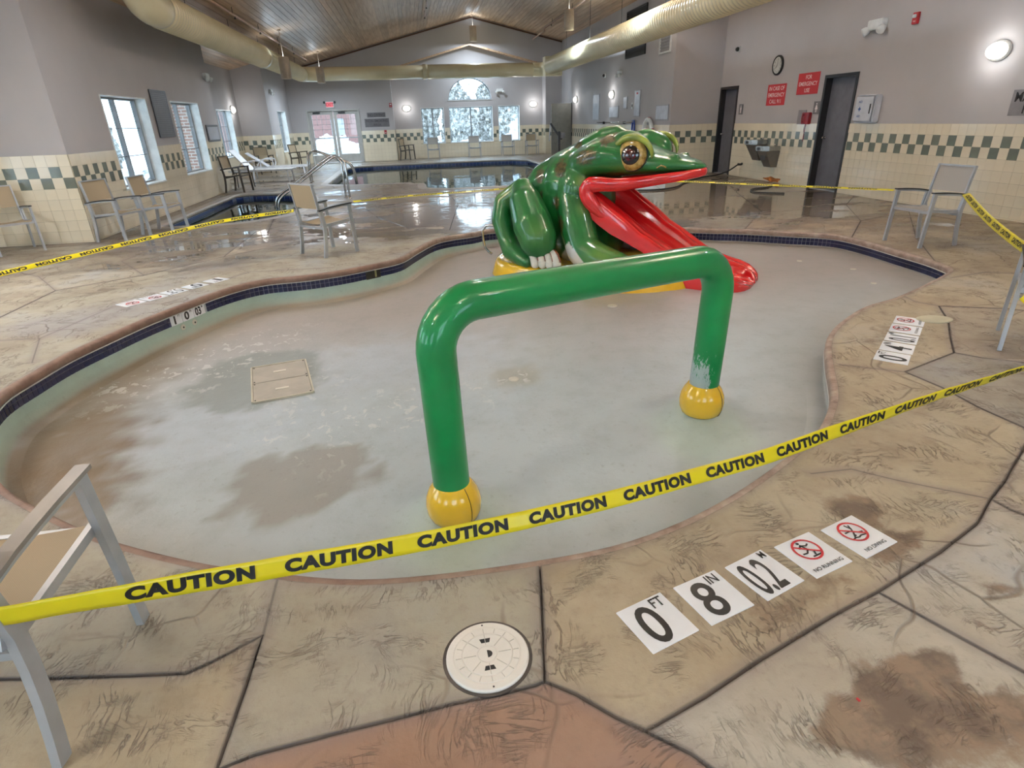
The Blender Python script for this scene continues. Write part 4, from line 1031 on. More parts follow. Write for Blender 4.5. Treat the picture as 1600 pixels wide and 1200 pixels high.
# ---- depth markers and skimmer lid set in the deck
M_tw = mat('marker_white', 'f4f6fa', .3, var=.04)
def pict(mb, kind, cx, cy, s, bar_only=False):
    """prohibition pictogram glyph strokes, ink (mi 1) and red (mi 2)"""
    def st(a, b, w_=.05, mi=1, z=.0008): mb.bar([(cx+a[0]*s, cy+a[1]*s, z), (cx+b[0]*s, cy+b[1]*s, z)], w_*s, .0006, mi=mi)
    if kind == 'run':
        mb.lathe([(.055*s, 0), (.055*s, .0008)], 10, c=(cx-.06*s, cy+.34*s, .0005), mi=1)
        for a, b in (((-.06, .26), (.02, .0)), ((-.06, .22), (.12, .14)), ((.12, .14), (.24, .2)), ((-.06, .22), (-.22, .12)), ((.02, .0), (.16, -.12)), ((.16, -.12), (.06, -.3)), ((.02, .0), (-.14, -.14)), ((-.14, -.14), (-.32, -.12)), ((-.1, -.34), (.3, -.34))): st(a, b, .06)
    else:
        mb.lathe([(.05*s, 0), (.05*s, .0008)], 10, c=(cx-.1*s, cy-.16*s, .0005), mi=1)
        for a, b in (((-.06, -.1), (.08, .12)), ((.08, .12), (.02, .36)), ((.08, .12), (.16, .30)), ((-.06, -.08), (-.22, -.26)), ((-.32, .06), (-.08, .06)), ((-.34, -.28), (-.2, -.25)), ((-.2, -.25), (-.06, -.29)), ((-.06, -.29), (.08, -.25)), ((.08, -.25), (.3, -.29)), ((.12, -.1), (.32, -.14))): st(a, b, .055)
    n = 28; ri, ro = .42*s, .50*s
    vs = [(cx+r*cos(2*pi*k/n), cy+r*sin(2*pi*k/n), .0012) for k in range(n) for r in (ri, ro)]
    mb.add(vs, [(2*k, 2*k+1, (2*k+3) % (2*n), (2*k+2) % (2*n)) for k in range(n)], 2)
    a = -radians(38); mb.bar([(cx-.44*s*cos(a), cy-.44*s*sin(a), .0014), (cx+.44*s*cos(a), cy+.44*s*sin(a), .0014)], .07*s, .0004, mi=2)
def marker(kind, cx, cy, ang, size, label, z=.0, group=None, tilt=0.0):
    o = thing('marker_tile', label, 'tile', (cx, cy, z), ang, group)
    h = size/2; tl_ = bevel(MB().box((-h, -h, -.012), (h, h, .004)).build('tile_body', M_tw, o), .0015, 1)
    m = MB(); zt = .0046; s = size
    if kind in ('run', 'dive'):
        pict(m, kind, -.0*s, .13*s, .60*s)
        put_text(m, 'NO RUNNING' if kind == 'run' else 'NO DIVING', 0, -.355*s, .085*s, .01, z=.001, mi=1, width=.66*s/ max(1e-6, 1) if False else None)
        m2 = MB(); m2.v = [(x, y, z_+zt) for x, y, z_ in m.v]; m2.f = m.f; m2.mi = m.mi
        m2.build('print', [M_tw, M_ink, M_red], o)
    else:
        big_, sup = kind
        wmax = (.45 if big_ != '1' else .2)*s if len(big_) == 1 else .62*s
        vs, fs = text_geo(big_, .012, 1, .95); w0 = max(v[0] for v in vs)-min(v[0] for v in vs); cx0 = (max(v[0] for v in vs)+min(v[0] for v in vs))/2
        sc = wmax/w0; m.add([((x-cx0)*sc-.10*s, (y-.5)*.80*s-.015*s, zt+.0004) for x, y in vs], fs, 1)
        if sup: put_text(m, sup, (.27 if len(sup) > 1 else .37)*s, (.34 if len(sup) > 1 else .38)*s, (.22 if len(sup) > 1 else .17)*s, .014, sx=.8, z=zt+.0008, mi=1)
        m.build('print', [M_tw, M_ink], o)
    return o
A0 = radians(16.8)
names = ['white depth tile reading 0 FT, nearest of the five beside the pool edge', 'white depth tile reading 8 IN beside the pool edge', 'white depth tile reading 0.2 M in the dark-stained concrete', 'white NO RUNNING tile with red ring beside the 0.2 M tile', 'white NO DIVING tile with red ring, last of the near row']
for k, (kd, p) in enumerate(zip([('0', 'FT'), ('8', 'IN'), ('0.2', 'M'), 'run', 'dive'], [(.667, 1.358), (.902, 1.427), (1.135, 1.494), (1.372, 1.556), (1.612, 1.616)])):
    marker(kd, p[0], p[1], A0+(.03, .0, .05, .0, .03)[k], .193, names[k], group='depth and warning tiles by the near edge')
names = ['pale 0 FT depth tile set in the deck on the right side of the pool', 'pale 4 IN depth tile on the right side of the pool', 'pale 0.1 M depth tile on the right side of the pool', 'small NO RUNNING tile on the right side of the pool', 'small NO DIVING tile at the far end of the right row']
for k, (kd, p) in enumerate(zip([('0', 'FT'), ('4', 'IN'), ('0.1', 'M'), 'run', 'dive'], [(3.092, 3.212), (3.257, 3.362), (3.426, 3.520), (3.596, 3.680), (3.765, 3.838)])):
    marker(kd, p[0], p[1], radians(43.5), .20, names[k], group='depth and warning tiles on the right deck')
names = ['faint NO DIVING tile on the left deck, leftmost of its row', 'faint NO RUNNING tile on the left deck behind the rim', 'faint 0.3 M tile on the left deck behind the rim', 'faint 0 IN tile on the left deck behind the rim', 'faint 1 FT tile at the right end of the left deck row']
for k, (kd, p) in enumerate(zip(['dive', 'run', ('0.3', 'M'), ('0', 'IN'), ('1', 'FT')], [(205, 474), (240, 465), (272, 456), (305, 447), (338, 438)])):
    x, y = G(*p); a_ = atan2(G(338, 438)[1]-G(205, 474)[1], G(338, 438)[0]-G(205, 474)[0]); marker(kd, x, y, a_+pi, .20, names[k], group='depth tiles on the left deck')
MB().lathe([(.12, -.004), (.12, .004), (.10, .009), (.0, .012)], 20, c=(3.98, 3.83, 0), sx=1.2, sy=.8).build('repair_patch', mat('repair_mortar', 'bdb9a2', .7, bump=.4), floor, True)
# tile markers in the waterline
wm = thing('wall_marker', 'white 1 FT 0 IN 03 M depth tiles in the blue waterline band', 'tile', (0, 0, 0))
cen = Vector((mark_c[0], mark_c[1])); i0 = min(range(len(tl)), key=lambda i: (Vector((tl[i].x, tl[i].y))-cen).length)
tg = Vector((tl[(i0+1) % len(tl)].x-tl[i0-1].x, tl[(i0+1) % len(tl)].y-tl[i0-1].y, 0)).normalized(); nin = Vector((tn_[i0][0], tn_[i0][1], 0))
if tg.x < 0: tg = -tg
for k, (a, b_) in enumerate([('1', 'FT'), ('0', 'IN'), ('03', 'M')]):
    jx = min(range(len(tl)), key=lambda i: (Vector((tl[i].x, tl[i].y, 0))-(Vector((mark_c[0], mark_c[1], 0))+tg*(k-1)*.150)).length)
    c_ = Vector((tl[jx].x, tl[jx].y, 0)); nn = Vector((tn_[jx][0], tn_[jx][1], 0)); tt = Vector((nn.y, -nn.x, 0)); tt = tt if tt.x > 0 else -tt
    Mx = Matrix(((tt.x, 0, nn.x, c_.x), (tt.y, 0, nn.y, c_.y), (0, 1, 0, -.12), (0, 0, 0, 1)))
    bd = fixn(MB().box((-.072, -.05, -.01), (.072, .05, .003), M=Mx).build('tile_body', M_tw, wm)); m = MB()
    put_text(m, a, -.018, 0, .075, .04, z=.0036, Mx=Mx, sx=1.1 if k < 2 else .75); put_text(m, b_, .040, .030, .022, .02, z=.0036, Mx=Mx, sx=.9); m.build('print', M_ink, bd)
# skimmer lid
M_abs = mat('aged_plastic', 'f2eee6', .45, bump=.15, bscale=90, var=.05)
lc = G(762, 1026); ld = thing('skimmer_lid', 'round off-white skimmer lid with three dark slots set in the tan deck', 'lid', (lc[0], lc[1], 0), radians(2))
R_ = .131
MB().lathe([(R_, -.01), (R_, .006), (R_-.004, .010), (.108, .0105), (.107, .0085), (.103, .0085), (.102, .0115), (.082, .0115), (.081, .0085), (.0785, .0085), (.0775, .0125), (.033, .0125), (.032, .0095), (.030, .0095), (.029, .0125), (0, .0125)], 64).build('lid_disc', M_abs, ld)
m = MB()
for k in range(16):
    a = 2*pi*k/16; m.bar([(.083*cos(a), .083*sin(a), .0118), (.101*cos(a), .101*sin(a), .0118)], .002, .002)
for k in range(8):
    a = 2*pi*k/8; m.bar([(.036*cos(a), .036*sin(a), .0128), (.076*cos(a), .076*sin(a), .0128)], .0022, .0016)
m.build('mould_ribs', mat('plastic_rib', 'c9c5bb', .5), ld, kind='stuff')
for y, w1_, w2_ in ((.052, .013, .018), (-.052, .018, .013)): MB().prism([(-w1_, y-.008), (w1_, y-.008), (w2_, y+.008), (-w2_, y+.008)], .0122, .0131).build('slot', M_ink, ld)
MB().prism([(.0, -.014)]+[(.016*cos(a), .014*sin(a)) for a in [-pi/2+pi*k/8 for k in range(9)]]+[(0, .014)], .0122, .0131).build('slot', M_ink, ld)
for y in (.118, -.118): MB().lathe([(.003, .010), (.003, .0115)], 8, c=(0, y, 0)).build('screw', M_ink, ld)
MB().lathe([(R_+.012, -.008), (R_+.011, .0015), (R_+.001, .0012), (R_, -.008)], 48, c=(lc[0], lc[1], 0)).build('lid_seat', mat('dark_grime', '4c4744', .8, var=.4), floor)
# main drain grates, hatch and jets on the basin
hx = [Gp(*p) for p in ((388, 572), (470, 558), (494, 609), (401, 626))]
hc = (sum(p[0] for p in hx)/4, sum(p[1] for p in hx)/4); hz = poolz(*hc)
ha = atan2(hx[2][1]-hx[3][1], hx[2][0]-hx[3][0]); hh = thing('drain_hatch', 'rectangular two-panel plastic hatch on the pool floor at left', 'drain cover', (hc[0], hc[1], hz+.004), ha)
M_hatch = mat('hatch_plastic', 'a9a397', .5, bump=.2); hw_, hl_ = .215, .37
for s_ in (-1, 1):
    pn = bevel(MB().box((-hw_, min(0, s_*hl_)+.004, -.01), (hw_, max(0, s_*hl_)-.004, .008)).build('hatch_panel', M_hatch, hh), .004, 1)
    MB().box((-.05, s_*.19-.016, .008), (.05, s_*.19+.016, .011)).build('panel_label', mat('label_cream', 'd6d2c4', .5), pn)
    for x in (-1, 1):
        for y in (.025, .345): MB().lathe([(.006, .008), (.006, .011)], 8, c=(x*(hw_-.015), s_*y, 0)).build('screw', M_ink, pn)
m = MB()
for a_, b_ in (((-hw_-.006, -hl_), (-hw_-.006, hl_)), ((hw_+.006, -hl_), (hw_+.006, hl_)), ((-hw_, hl_+.004), (hw_, hl_+.004)), ((-hw_, -hl_-.004), (hw_, -hl_-.004))): m.bar([(a_[0], a_[1], .002), (b_[0], b_[1], .002)], .012, .022)
m.build('hatch_frame', mat('hatch_edge', 'c3bda9', .5), hh)
for nm_, lab, px, r, zz in (('floor_jet', 'small round white floor fitting near the pool centre', (803, 593), .042, 0), ('floor_jet', 'small round floor fitting in front of the frog base', (957, 478), .05, 0), ('floor_jet', 'tiny pale fitting on the right pool floor, nearest the shallow tip', (1365, 443), .03, 0), ('floor_jet', 'tiny pale fitting on the right pool floor, middle one of three', (1333, 421), .03, 0), ('floor_jet', 'tiny pale fitting on the right pool floor, farthest of three', (1249, 408), .03, 0)):
    x, y = G(*px, -.25); x, y = G(*px, poolz(x, y)); o = MB().lathe([(r, -.006), (r, .004), (r*.9, .007), (r*.25, .008), (.0, .006)], 20).build(nm_, mat('fitting_cream', 'c9c6b8', .5), None, True, loc=(x, y, poolz(x, y)+.001)); tag(o, lab, 'fitting', 'round fittings on the pool floor')
for px, lab in (((337, 513), 'left of two round wall jets under the depth tiles'), ((361, 506), 'right of two round wall jets under the depth tiles')):
    x, y = G(*px, -.20); jx = min(range(len(tl)), key=lambda i: hypot(tl[i].x-x, tl[i].y-y)); nn = Vector((tn_[jx][0], tn_[jx][1], 0)); a_ = atan2(nn.y, nn.x)
    o = thing('wall_jet', lab, 'fitting', (tl[jx].x+nn.x*.004, tl[jx].y+nn.y*.004, -.215), group='wall jets')
    Mx = Matrix.Rotation(a_, 4, 'Z')@Matrix.Rotation(pi/2, 4, 'Y')
    MB().lathe([(.03, -.004), (.03, .005), (.024, .009), (.012, .010), (.0, .010)], 20, M=Mx).build('jet_flange', mat('fitting_cream', 'c9c6b8', .5), o, True)
    MB().lathe([(.010, .009), (.008, .013), (.0, .013)], 12, M=Mx).build('jet_nozzle', M_ink, o)
# little skimmer mouth in the far-left waterline
x, y = G(592, 432, -.12); jx = min(range(len(tl)), key=lambda i: hypot(tl[i].x-x, tl[i].y-y)); nn = Vector((tn_[jx][0], tn_[jx][1], 0)); tt = Vector((nn.y, -nn.x, 0)); tt = tt if tt.x > 0 else -tt
Mx = Matrix(((tt.x, 0, nn.x, tl[jx].x), (tt.y, 0, nn.y, tl[jx].y), (0, 1, 0, -.12), (0, 0, 0, 1)))
sk = fixn(MB().box((-.10, -.055, -.01), (.10, .05, .0045), M=Mx).build('skimmer_mouth', mat('skimmer_throat', '24261c', .6, var=.4))); tag(sk, 'dark skimmer opening in the blue waterline tiles left of the frog', 'skimmer')
fixn(MB().box((.02, -.04, .0045), (.045, .045, .006), M=Mx).build('weir_edge', mat('weir_olive', '8c8a5e', .5), sk))

# ---- sling chairs
def sling_mat(name, c):
    t = NT(name); P = t.obj(); wv = t.node('ShaderNodeTexChecker', {'Vector': P, 'Scale': 420}).outputs[1]; q = lin(c)
    t.set(color=t.mix(t.math('MULTIPLY', wv, .35), q, tuple(x*.7 for x in q[:3])+(1,)), rough=.7); return t.m
M_tan = sling_mat('tan_sling', 'a8977c'); M_greysl = sling_mat('grey_sling', 'b4b0aa'); M_arm = mat('arm_cap_dark', '2b2b2d', .35); M_armg = mat('arm_cap_taupe', '8a8580', .35)
M_frd = mat('bronze_frame', '4c4640', .4)
def chair_parts(t, sling, armm, fm, simple=False):
    W, D = .265, .235
    for s in (-1, 1):
        x = s*W
        MB().bar([tuple(p) for p in catmull([(x, D+.012, .0), (x, D+.0, .25), (x, D-.012, .45), (x, D-.022, .61)], .12)], .024, .046, up=(0, 1, 0)).build('leg', fm, t)
        MB().bar([tuple(p) for p in catmull([(x, -D-.015, .0), (x, -D+.02, .2), (x, -D+.035, .42), (x, -D+.01, .58)], .1)], .024, .046, up=(0, 1, 0)).build('leg', fm, t)
        a = MB().bar([tuple(p) for p in catmull([(x, D-.0, .612), (x, .08, .606), (x, -.12, .590), (x, -D-.045, .565)], .09)], .026, .02).build('arm_rail', fm, t)
        MB().bar([tuple(p) for p in catmull([(x, D+.015, .628), (x, .08, .622), (x, -.12, .606), (x, -D-.02, .583)], .09)], .044, .014).build('arm_cap', armm, a)
        MB().bar([(s*(W-.02), D-.01, .425), (s*(W-.02), -.17, .395), (s*(W-.02), -D-.0, .42)], .02, .032).build('seat_rail', fm, t)
        MB().bar([tuple(p) for p in catmull([(s*(W-.025), -.20, .41), (s*(W-.025), -.225, .55), (s*(W-.025), -.252, .74), (s*(W-.025), -.28, .90)], .1)], .02, .032, up=(0, 1, 0)).build('back_post', fm, t)
    MB().bar([(-W, D-.012, .405), (W, D-.012, .405)], .02, .03).build('front_rail', fm, t)
    MB().bar([(-W, -D+.03, .36), (W, -D+.03, .36)], .018, .024).build('rear_rail', fm, t)
    MB().bar([(-W+.02, -.278, .892), (W-.02, -.278, .892)], .016, .018).build('top_rail', fm, t)
    n = 6
    def sheet(prof, sag):
        vs = []; fs = []
        for (y, z, ny, nz_) in prof:
            for k in range(n+1):
                q = 2*k/n-1; d = sag*(1-q*q)
                for off in (0, .004): vs.append((q*(W-.035), y+ny*(d+off), z+nz_*(d+off)))
        R_ = 2*(n+1)
        for i in range(len(prof)-1):
            for k in range(n):
                a, b = i*R_+2*k, (i+1)*R_+2*k
                fs += [(a, a+2, b+2, b), (a+1, b+1, b+3, a+3)]
        return fixn(MB().add(vs, fs).build('sling', sling, t, True))
    o = sheet([(D-.0, .425, 0, -1), (D-.02, .437, 0, -1), (.05, .418, 0, -1), (-.12, .405, 0, -1), (-.19, .42, 0, -1)], .02); o.name = 'seat'
    o = sheet([(-.235, .605, -1, -.2), (-.25, .70, -1, -.2), (-.262, .79, -1, -.2), (-.275, .885, -1, -.2)], .02); o.name = 'backrest'
_ch = {}
def chair(x, y, fx, fy, label, kind='tan', group=None, z=0):
    t = thing('sling_chair', label, 'chair', (x, y, z), atan2(fy, fx)-pi/2, group)
    if kind in _ch:
        for c in _ch[kind].children: copy_tree(c, t)
    else:
        chair_parts(t, {'tan': M_tan, 'grey': M_greysl, 'bronze': M_tan, 'near': M_tan}[kind], {'tan': M_arm, 'grey': M_arm, 'bronze': M_frd, 'near': M_armg}[kind], M_frd if kind == 'bronze' else M_alum); _ch[kind] = t
    return t
chair(-1.345, 1.462, .03, 1, 'aluminium sling chair cut by the left edge of the frame, nearest the camera', 'near')
chair(-1.19, 8.12, .66, .60, 'lone aluminium chair with brown sling back standing left of the frog', 'tan')
chair(6.11, 6.40, -1, -.05, 'aluminium chair with pale grey sling on the right deck before the tiled wall', 'grey')
chair(4.235, 3.15, .71, .70, 'aluminium chair cut by the right edge, only its legs showing', 'grey')
chair(-5.80, 9.62, .68, -.73, 'tan sling chair at the far left in front of the cream tiled pier', 'tan')
chair(-4.60, 10.25, .93, -.30, 'aluminium chair with tan back beside the corner of the tiled pier', 'tan')
chair(-4.20, 10.85, .93, -.10, 'aluminium chair behind the one at the pier corner, near the spa', 'tan')
chair(-4.62, 17.35, .98, -.2, 'dark-framed sling chair at the far edge of the spa', 'bronze')
chair(-4.45, 26.2, .9, -.4, 'dark-framed sling chair by the far left window, left of the door', 'bronze')
chair(-5.3, 23.9, .5, -.8, 'dark-framed chair in the left recess behind the loungers', 'bronze')
for x, fx, fy, lb, kd in ((-.15, .9, -.4, 'dark-framed chair in the left corner of the window bay', 'bronze'), (1.05, 0, -1, 'pale chair below the left bay window', 'grey'), (2.95, 0, -1, 'pale chair below the middle of the wide bay window', 'grey'), (4.5, 0, -1, 'pale chair below the right bay window', 'grey'), (5.65, .0, -1, 'tan-backed chair in the right corner of the window bay', 'tan')):
    chair(x, 29.0, fx, fy, lb, kd, 'chairs along the window bay')
# loungers and side tables beyond the spa
def lounger(x, y, rz, label, back=50):
    t = thing('pool_lounger', label, 'lounger', (x, y, 0), rz, 'white loungers beyond the spa')
    M_l = mat('lounger_white', 'd8dade', .4)
    for s in (-1, 1):
        MB().bar([(s*.31, -.95, .36), (s*.31, .95, .36)], .03, .05).build('side_rail', M_l, t)
        for yy in (-.75, .8): MB().bar([(s*.31, yy, .36), (s*.31, yy*1.04, 0)], .03, .045, up=(0, 1, 0)).build('leg', M_l, t)
        MB().bar([tuple(p) for p in catmull([(s*.33, -.15, .36), (s*.34, -.12, .58), (s*.34, -.45, .60), (s*.33, -.62, .40)], .1)], .03, .03).build('arm', M_l, t)
    a = radians(back); b = MB()
    MB().box((-.29, -.30, .375), (.29, .95, .385)).build('seat_sling', M_greysl, t)
    MB().add([(-.29, -.30, .385), (.29, -.30, .385), (.29, -.30-.75*cos(a), .385+.75*sin(a)), (-.29, -.30-.75*cos(a), .385+.75*sin(a)), (-.29, -.31, .37), (.29, -.31, .37), (.29, -.32-.75*cos(a), .37+.75*sin(a)), (-.29, -.32-.75*cos(a), .37+.75*sin(a))], [(0, 1, 2, 3), (4, 7, 6, 5), (0, 4, 5, 1), (1, 5, 6, 2), (2, 6, 7, 3), (3, 7, 4, 0)]).build('backrest', M_l, t)
    return t
lounger(-4.55, 20.0, -pi/2-.05, 'white lounger with raised back at the left wall beyond the spa')
lounger(-4.35, 21.5, -pi/2+.08, 'white lounger behind the first one, farther from the spa', 35)
def side_table(x, y, label, M_):
    t = thing('side_table', label, 'table', (x, y, 0), .1)
    bevel(MB().box((-.24, -.24, .41), (.24, .24, .435)).build('table_top', M_, t), .01, 2)
    for a in (-1, 1):
        for b_ in (-1, 1): MB().bar([(a*.2, b_*.2, .41), (a*.22, b_*.22, 0)], .025, .025, up=(0, 1, 0)).build('leg', M_, t)
side_table(-4.7, 18.3, 'low dark square table between spa and left wall', M_frd)
side_table(-3.75, 26.9, 'low white table by the chair near the back door', M_white)

# ---- grab rails
def rail(name, label, paths, loc, r=.024, cat='handrail', extra=None):
    t = thing(name, label, cat, loc)
    for p in paths:
        o = MB().tube([tuple(q-Vector(loc)) for q in catmull(p, .06)], r, 12).build('rail', M_chrome, t, True)
        for e in (p[0], p[-1]):
            if abs(e[2]) < .06: MB().lathe([(r*2.1, 0), (r*2.1, .006), (r*1.3, .02), (r, .022)], 14, c=(e[0]-loc[0], e[1]-loc[1], .002)).build('flange', M_chrome, o, True)
    return t
for k, (dx, dy) in enumerate(((0, 0), (.16, -.22))):
    pass
rail('spa_rail', 'polished steel double handrail stepping down into the spa', [[(-1.60+dx, 14.75+dy, 0), (-1.60+dx, 14.75+dy, .5), (-1.62+dx, 14.78+dy, .78), (-1.78+dx, 14.78+dy, .90), (-1.98+dx, 14.76+dy, .82), (-2.75+dx, 14.6+dy, .32), (-3.1+dx, 14.5+dy, .06), (-3.15+dx, 14.48+dy, -.3)] for dx, dy in ((0, 0), (.12, -.34))], (-1.6, 14.75, 0))
rail('pool_rail', 'steel grab rail curving into the swimming pool left corner', [[(-3.0, 18.9+d, 0), (-3.0, 18.9+d, .55), (-2.95, 18.95+d, .80), (-2.75, 19.0+d, .86), (-2.2, 19.1+d, .62), (-1.8, 19.2+d, .40), (-1.7, 19.2+d, -.4)] for d in (0, .35)], (-3.0, 18.9, 0))
_b = G(766, 392, -.25)
rail('frog_grab_rail', 'small bent steel rail behind the left foot of the frog', [[(1.02, 8.35, -.21), (.93, 8.38, -.12), (.90, 8.38, .12), (.95, 8.37, .19), (1.12, 8.25, .20)]], (1.0, 8.35, -.2), .018)

# ---- caution tapes
M_tape = mat('tape_yellow', 'e8d81e', .28, var=.05, nscale=9)
M_tape2 = M_tape
def tape(label, pts, widths, tilt, pitch=None, first=.2, group='caution tapes', flipt=False, twist=None, tsc=1.0, upv=None):
    """pts: 3-D centre line, widths: full width, tilt: rotation of the face about its own line"""
    P = catmull(pts, .03); n = len(P); L = [0.0]
    for a, b in zip(P, P[1:]): L.append(L[-1]+(b-a).length)
    def frame(i):
        t = (P[min(i+1, n-1)]-P[max(i-1, 0)]).normalized(); s = L[i]/L[-1]; a = float(np.interp(s, [q[0] for q in tilt], [q[1] for q in tilt]))
        up = Vector((0, 0, 1)); up = (up-t*up.dot(t)).normalized(); nn = t.cross(up).normalized()     # nn points to the viewer side
        u2 = up*cos(a)+nn*sin(a)*-1; n2 = t.cross(u2).normalized(); return t, u2, n2
    W = widths; vs = []; fs = []; F_ = [frame(i) for i in range(n)]; m = 5
    for i in range(n):
        t, u, nn = F_[i]; rip = .0012*sin(L[i]*23)+.0008*sin(L[i]*61+1)
        for k in range(m):
            q = k/(m-1)-.5; vs.append(P[i]+u*q*W+nn*(rip+.0015*cos(q*pi)*sin(L[i]*9)))
    for i in range(n-1):
        for k in range(m-1): fs.append((i*m+k, (i+1)*m+k, (i+1)*m+k+1, i*m+k+1))
    o = MB().add(vs, fs).build('caution_tape', M_tape, None, True)
    md = o.modifiers.new('s', 'SOLIDIFY'); md.thickness = .0004; md.offset = 0
    tag(o, label, 'tape', group)
    if pitch:
        tv, tf = text_geo('CAUTION', .062, 1.32, 1.12); w0 = max(v[0] for v in tv)-min(v[0] for v in tv); c0 = (max(v[0] for v in tv)+min(v[0] for v in tv))/2
        s = first; h = W*.56*tsc; wd = pitch*.80
        while s < L[-1]+wd/2:
            out = []; ok = True
            for x, y in tv:
                ss = s+(x-c0)/w0*wd*(-1 if flipt else 1)
                if ss < 0 or ss > L[-1]-1e-4: ok = False; break
                i = min(n-2, int(np.searchsorted(L, ss))-1 if ss > 0 else 0); i = max(0, i); q = (ss-L[i])/max(1e-9, L[i+1]-L[i])
                c = P[i].lerp(P[i+1], q); u = F_[i][1].lerp(F_[i+1][1], q); nn = F_[i][2].lerp(F_[i+1][2], q)
                yy = (y-.5)*h*(-1 if flipt else 1)
                rip = .0012*sin(ss*23)+.0008*sin(ss*61+1)+.0015*cos(yy/W*pi)*sin(ss*9)
                out.append(c+u*yy+nn*(rip+.0018))
            if ok: MB().add(out, tf).build('printing', M_ink, o)
            s += pitch
    return o
def T3(px, py, D):
    """point at depth D along the view through a point of the photograph"""
    d = np.array([px-800, 600-py, F])/F*D
    return (d@bR, d@bF, d@bU+CAMH)
xs_ = [(-60, 972), (0, 963), (100, 946), (210, 926), (330, 905), (460, 882), (580, 861), (700, 838), (830, 810), (960, 779), (1090, 743), (1200, 712), (1297, 677), (1386, 646), (1460, 620), (1533, 597), (1600, 575), (1680, 548)]
def sidx(x): return (x-210)/(283.5-.0986*x)
pts = [T3(x, y, 1.50*(1+.0986*sidx(x))) for x, y in xs_]
xs_.append((1900, 500)); pts.append((3.865, 3.12, .40))
# arc-length fraction of given x for the tilt table
pl = [Vector(p) for p in pts]; cl = [0]
for a, b in zip(pl, pl[1:]): cl.append(cl[-1]+(b-a).length)
fr_at = lambda x: float(np.interp(x, [q[0] for q in xs_], cl))/cl[-1]
TW = .062; tl_t = []
for x, vis in ((-60, 39), (0, 38), (100, 37), (330, 28), (500, 25), (700, 21), (950, 15.5), (1100, 12.5), (1250, 14), (1400, 19), (1600, 20)):
    D = 1.5*(1+.0986*sidx(x)); full_ = TW*F/D; tl_t.append((fr_at(x), math.acos(min(1, vis/full_))-.45))
sc_ = (Vector(T3(457, 882, 1.5*(1+.0986*sidx(457))))-Vector(T3(210, 926, 1.5))).length
print('pitch', sc_)
TAPE1 = tape('long yellow CAUTION tape stretched across the foreground', pts, TW, tl_t, pitch=sc_*1.0, first=fr_at(300)*cl[-1]-sc_*1.0)
p2 = [G(x, y, z)+(z,) for x, y, z in ((-110, 452, .38), (0, 428, .38), (100, 404, .40), (250, 368, .46), (350, 345, .53), (459, 329, .62))]
tape('yellow CAUTION tape on the left, tied to the lone chair beside the frog', p2, .055, [(0, .75), (1, .95)], pitch=.42, first=.2, flipt=True)
p3 = [G(x, y, z)+(z,) for x, y, z in ((552, 315, .62), (640, 306, .60), (760, 297, .62))]+[(2.5, 9.2, .62)]+[G(x, y, z)+(z,) for x, y, z in ((1040, 283, .66), (1200, 289, .62), (1330, 294, .61), (1397, 297, .62))]
tape('thin yellow CAUTION tape passing behind the frog to the grey chair', p3, .05, [(0, 1.25), (1, 1.25)], pitch=.42, first=.3, flipt=True)
a_, b_ = G(1509, 303, .625)+(.625,), G(1600, 387, .60)+(.60,)
p4 = [tuple(Vector(a_).lerp(Vector(b_), k/5)+Vector((0, 0, -.03*sin(pi*k/5)))) for k in range(6)]
tape('broad slanting yellow tape between the grey chair and the chair at the right edge', p4, .07, [(0, 1.2), (.3, .6), (1, .2)], pitch=.42, first=.3, tsc=.8)

# ---- air ducts
def duct_mat():
    t = NT('duct_paint'); P = t.obj(); w_ = t.node('ShaderNodeTexWave', {'Vector': t.node('ShaderNodeTexCoord').outputs['Object'], 'Scale': 3.2, 'Distortion': 0.0}, bands_direction='Y')
    t.set(color=t.ramp(t.noise(P, 2, 4), [(.3, lin('e4d8b2')), (.7, lin('efe4c0'))]), rough=.3, coat=.5, coatr=.15); return t.m
M_duct = duct_mat()
def ribbed(path_a, path_b, r, n, parent, name):
    a, b = Vector(path_a), Vector(path_b); L = (b-a).length; k = int(L/.13); P = []; R = []
    for i in range(k):
        for q, dr in ((.0, 0), (.42, 0), (.47, .012), (.53, .012), (.58, 0)): P.append(a.lerp(b, (i+q)/k)); R.append(r+dr)
    P.append(b); R.append(r)
    return MB().tube([tuple(p) for p in P], R, n).build(name, M_duct, parent, True)
DZ = 3.42; RR_ = .285
dt = thing('air_duct', 'cream round air duct running along both sides and across the far end', 'duct', (0, 27.3, DZ))
off = Vector((0, 27.3, DZ))
def L3(*p): return tuple(Vector(p)-off)
ribbed(L3(-4.0, 12.4, 3.42), L3(-4.0, 20.0, 3.42), RR_, 24, dt, 'left_run')
ribbed(L3(-4.0, 20.2, 3.42), L3(-4.0, 26.7, 3.42), RR_-.02, 24, dt, 'left_run')
for y in (20.1,): MB().tube([L3(-4.0, y-.12, 3.42), L3(-4.0, y+.12, 3.42)], RR_+.015, 24).build('collar', M_duct, dt, True)
MB().tube([tuple(p) for p in catmull([L3(-4.0, 12.4, 3.42), L3(-4.02, 12.1, 3.44), L3(-4.05, 11.9, 3.56), L3(-4.05, 11.85, 3.85)], .08)], RR_, 24).build('elbow', M_duct, dt, True)
MB().tube([tuple(p) for p in catmull([L3(-4.0, 26.7, 3.42), L3(-3.95, 27.08, 3.42), L3(-3.6, 27.28, 3.42), L3(-3.2, 27.3, 3.42)], .1)], RR_-.01, 24).build('elbow', M_duct, dt, True)
MB().tube([L3(-3.2, 27.3, 3.42), L3(.9, 27.3, 3.42)], .255, 28).build('cross_run', M_duct, dt, True)
MB().tube([L3(.9, 27.3, 3.42), L3(5.4, 27.3, 3.42)], .27, 28).build('cross_run', M_duct, dt, True)
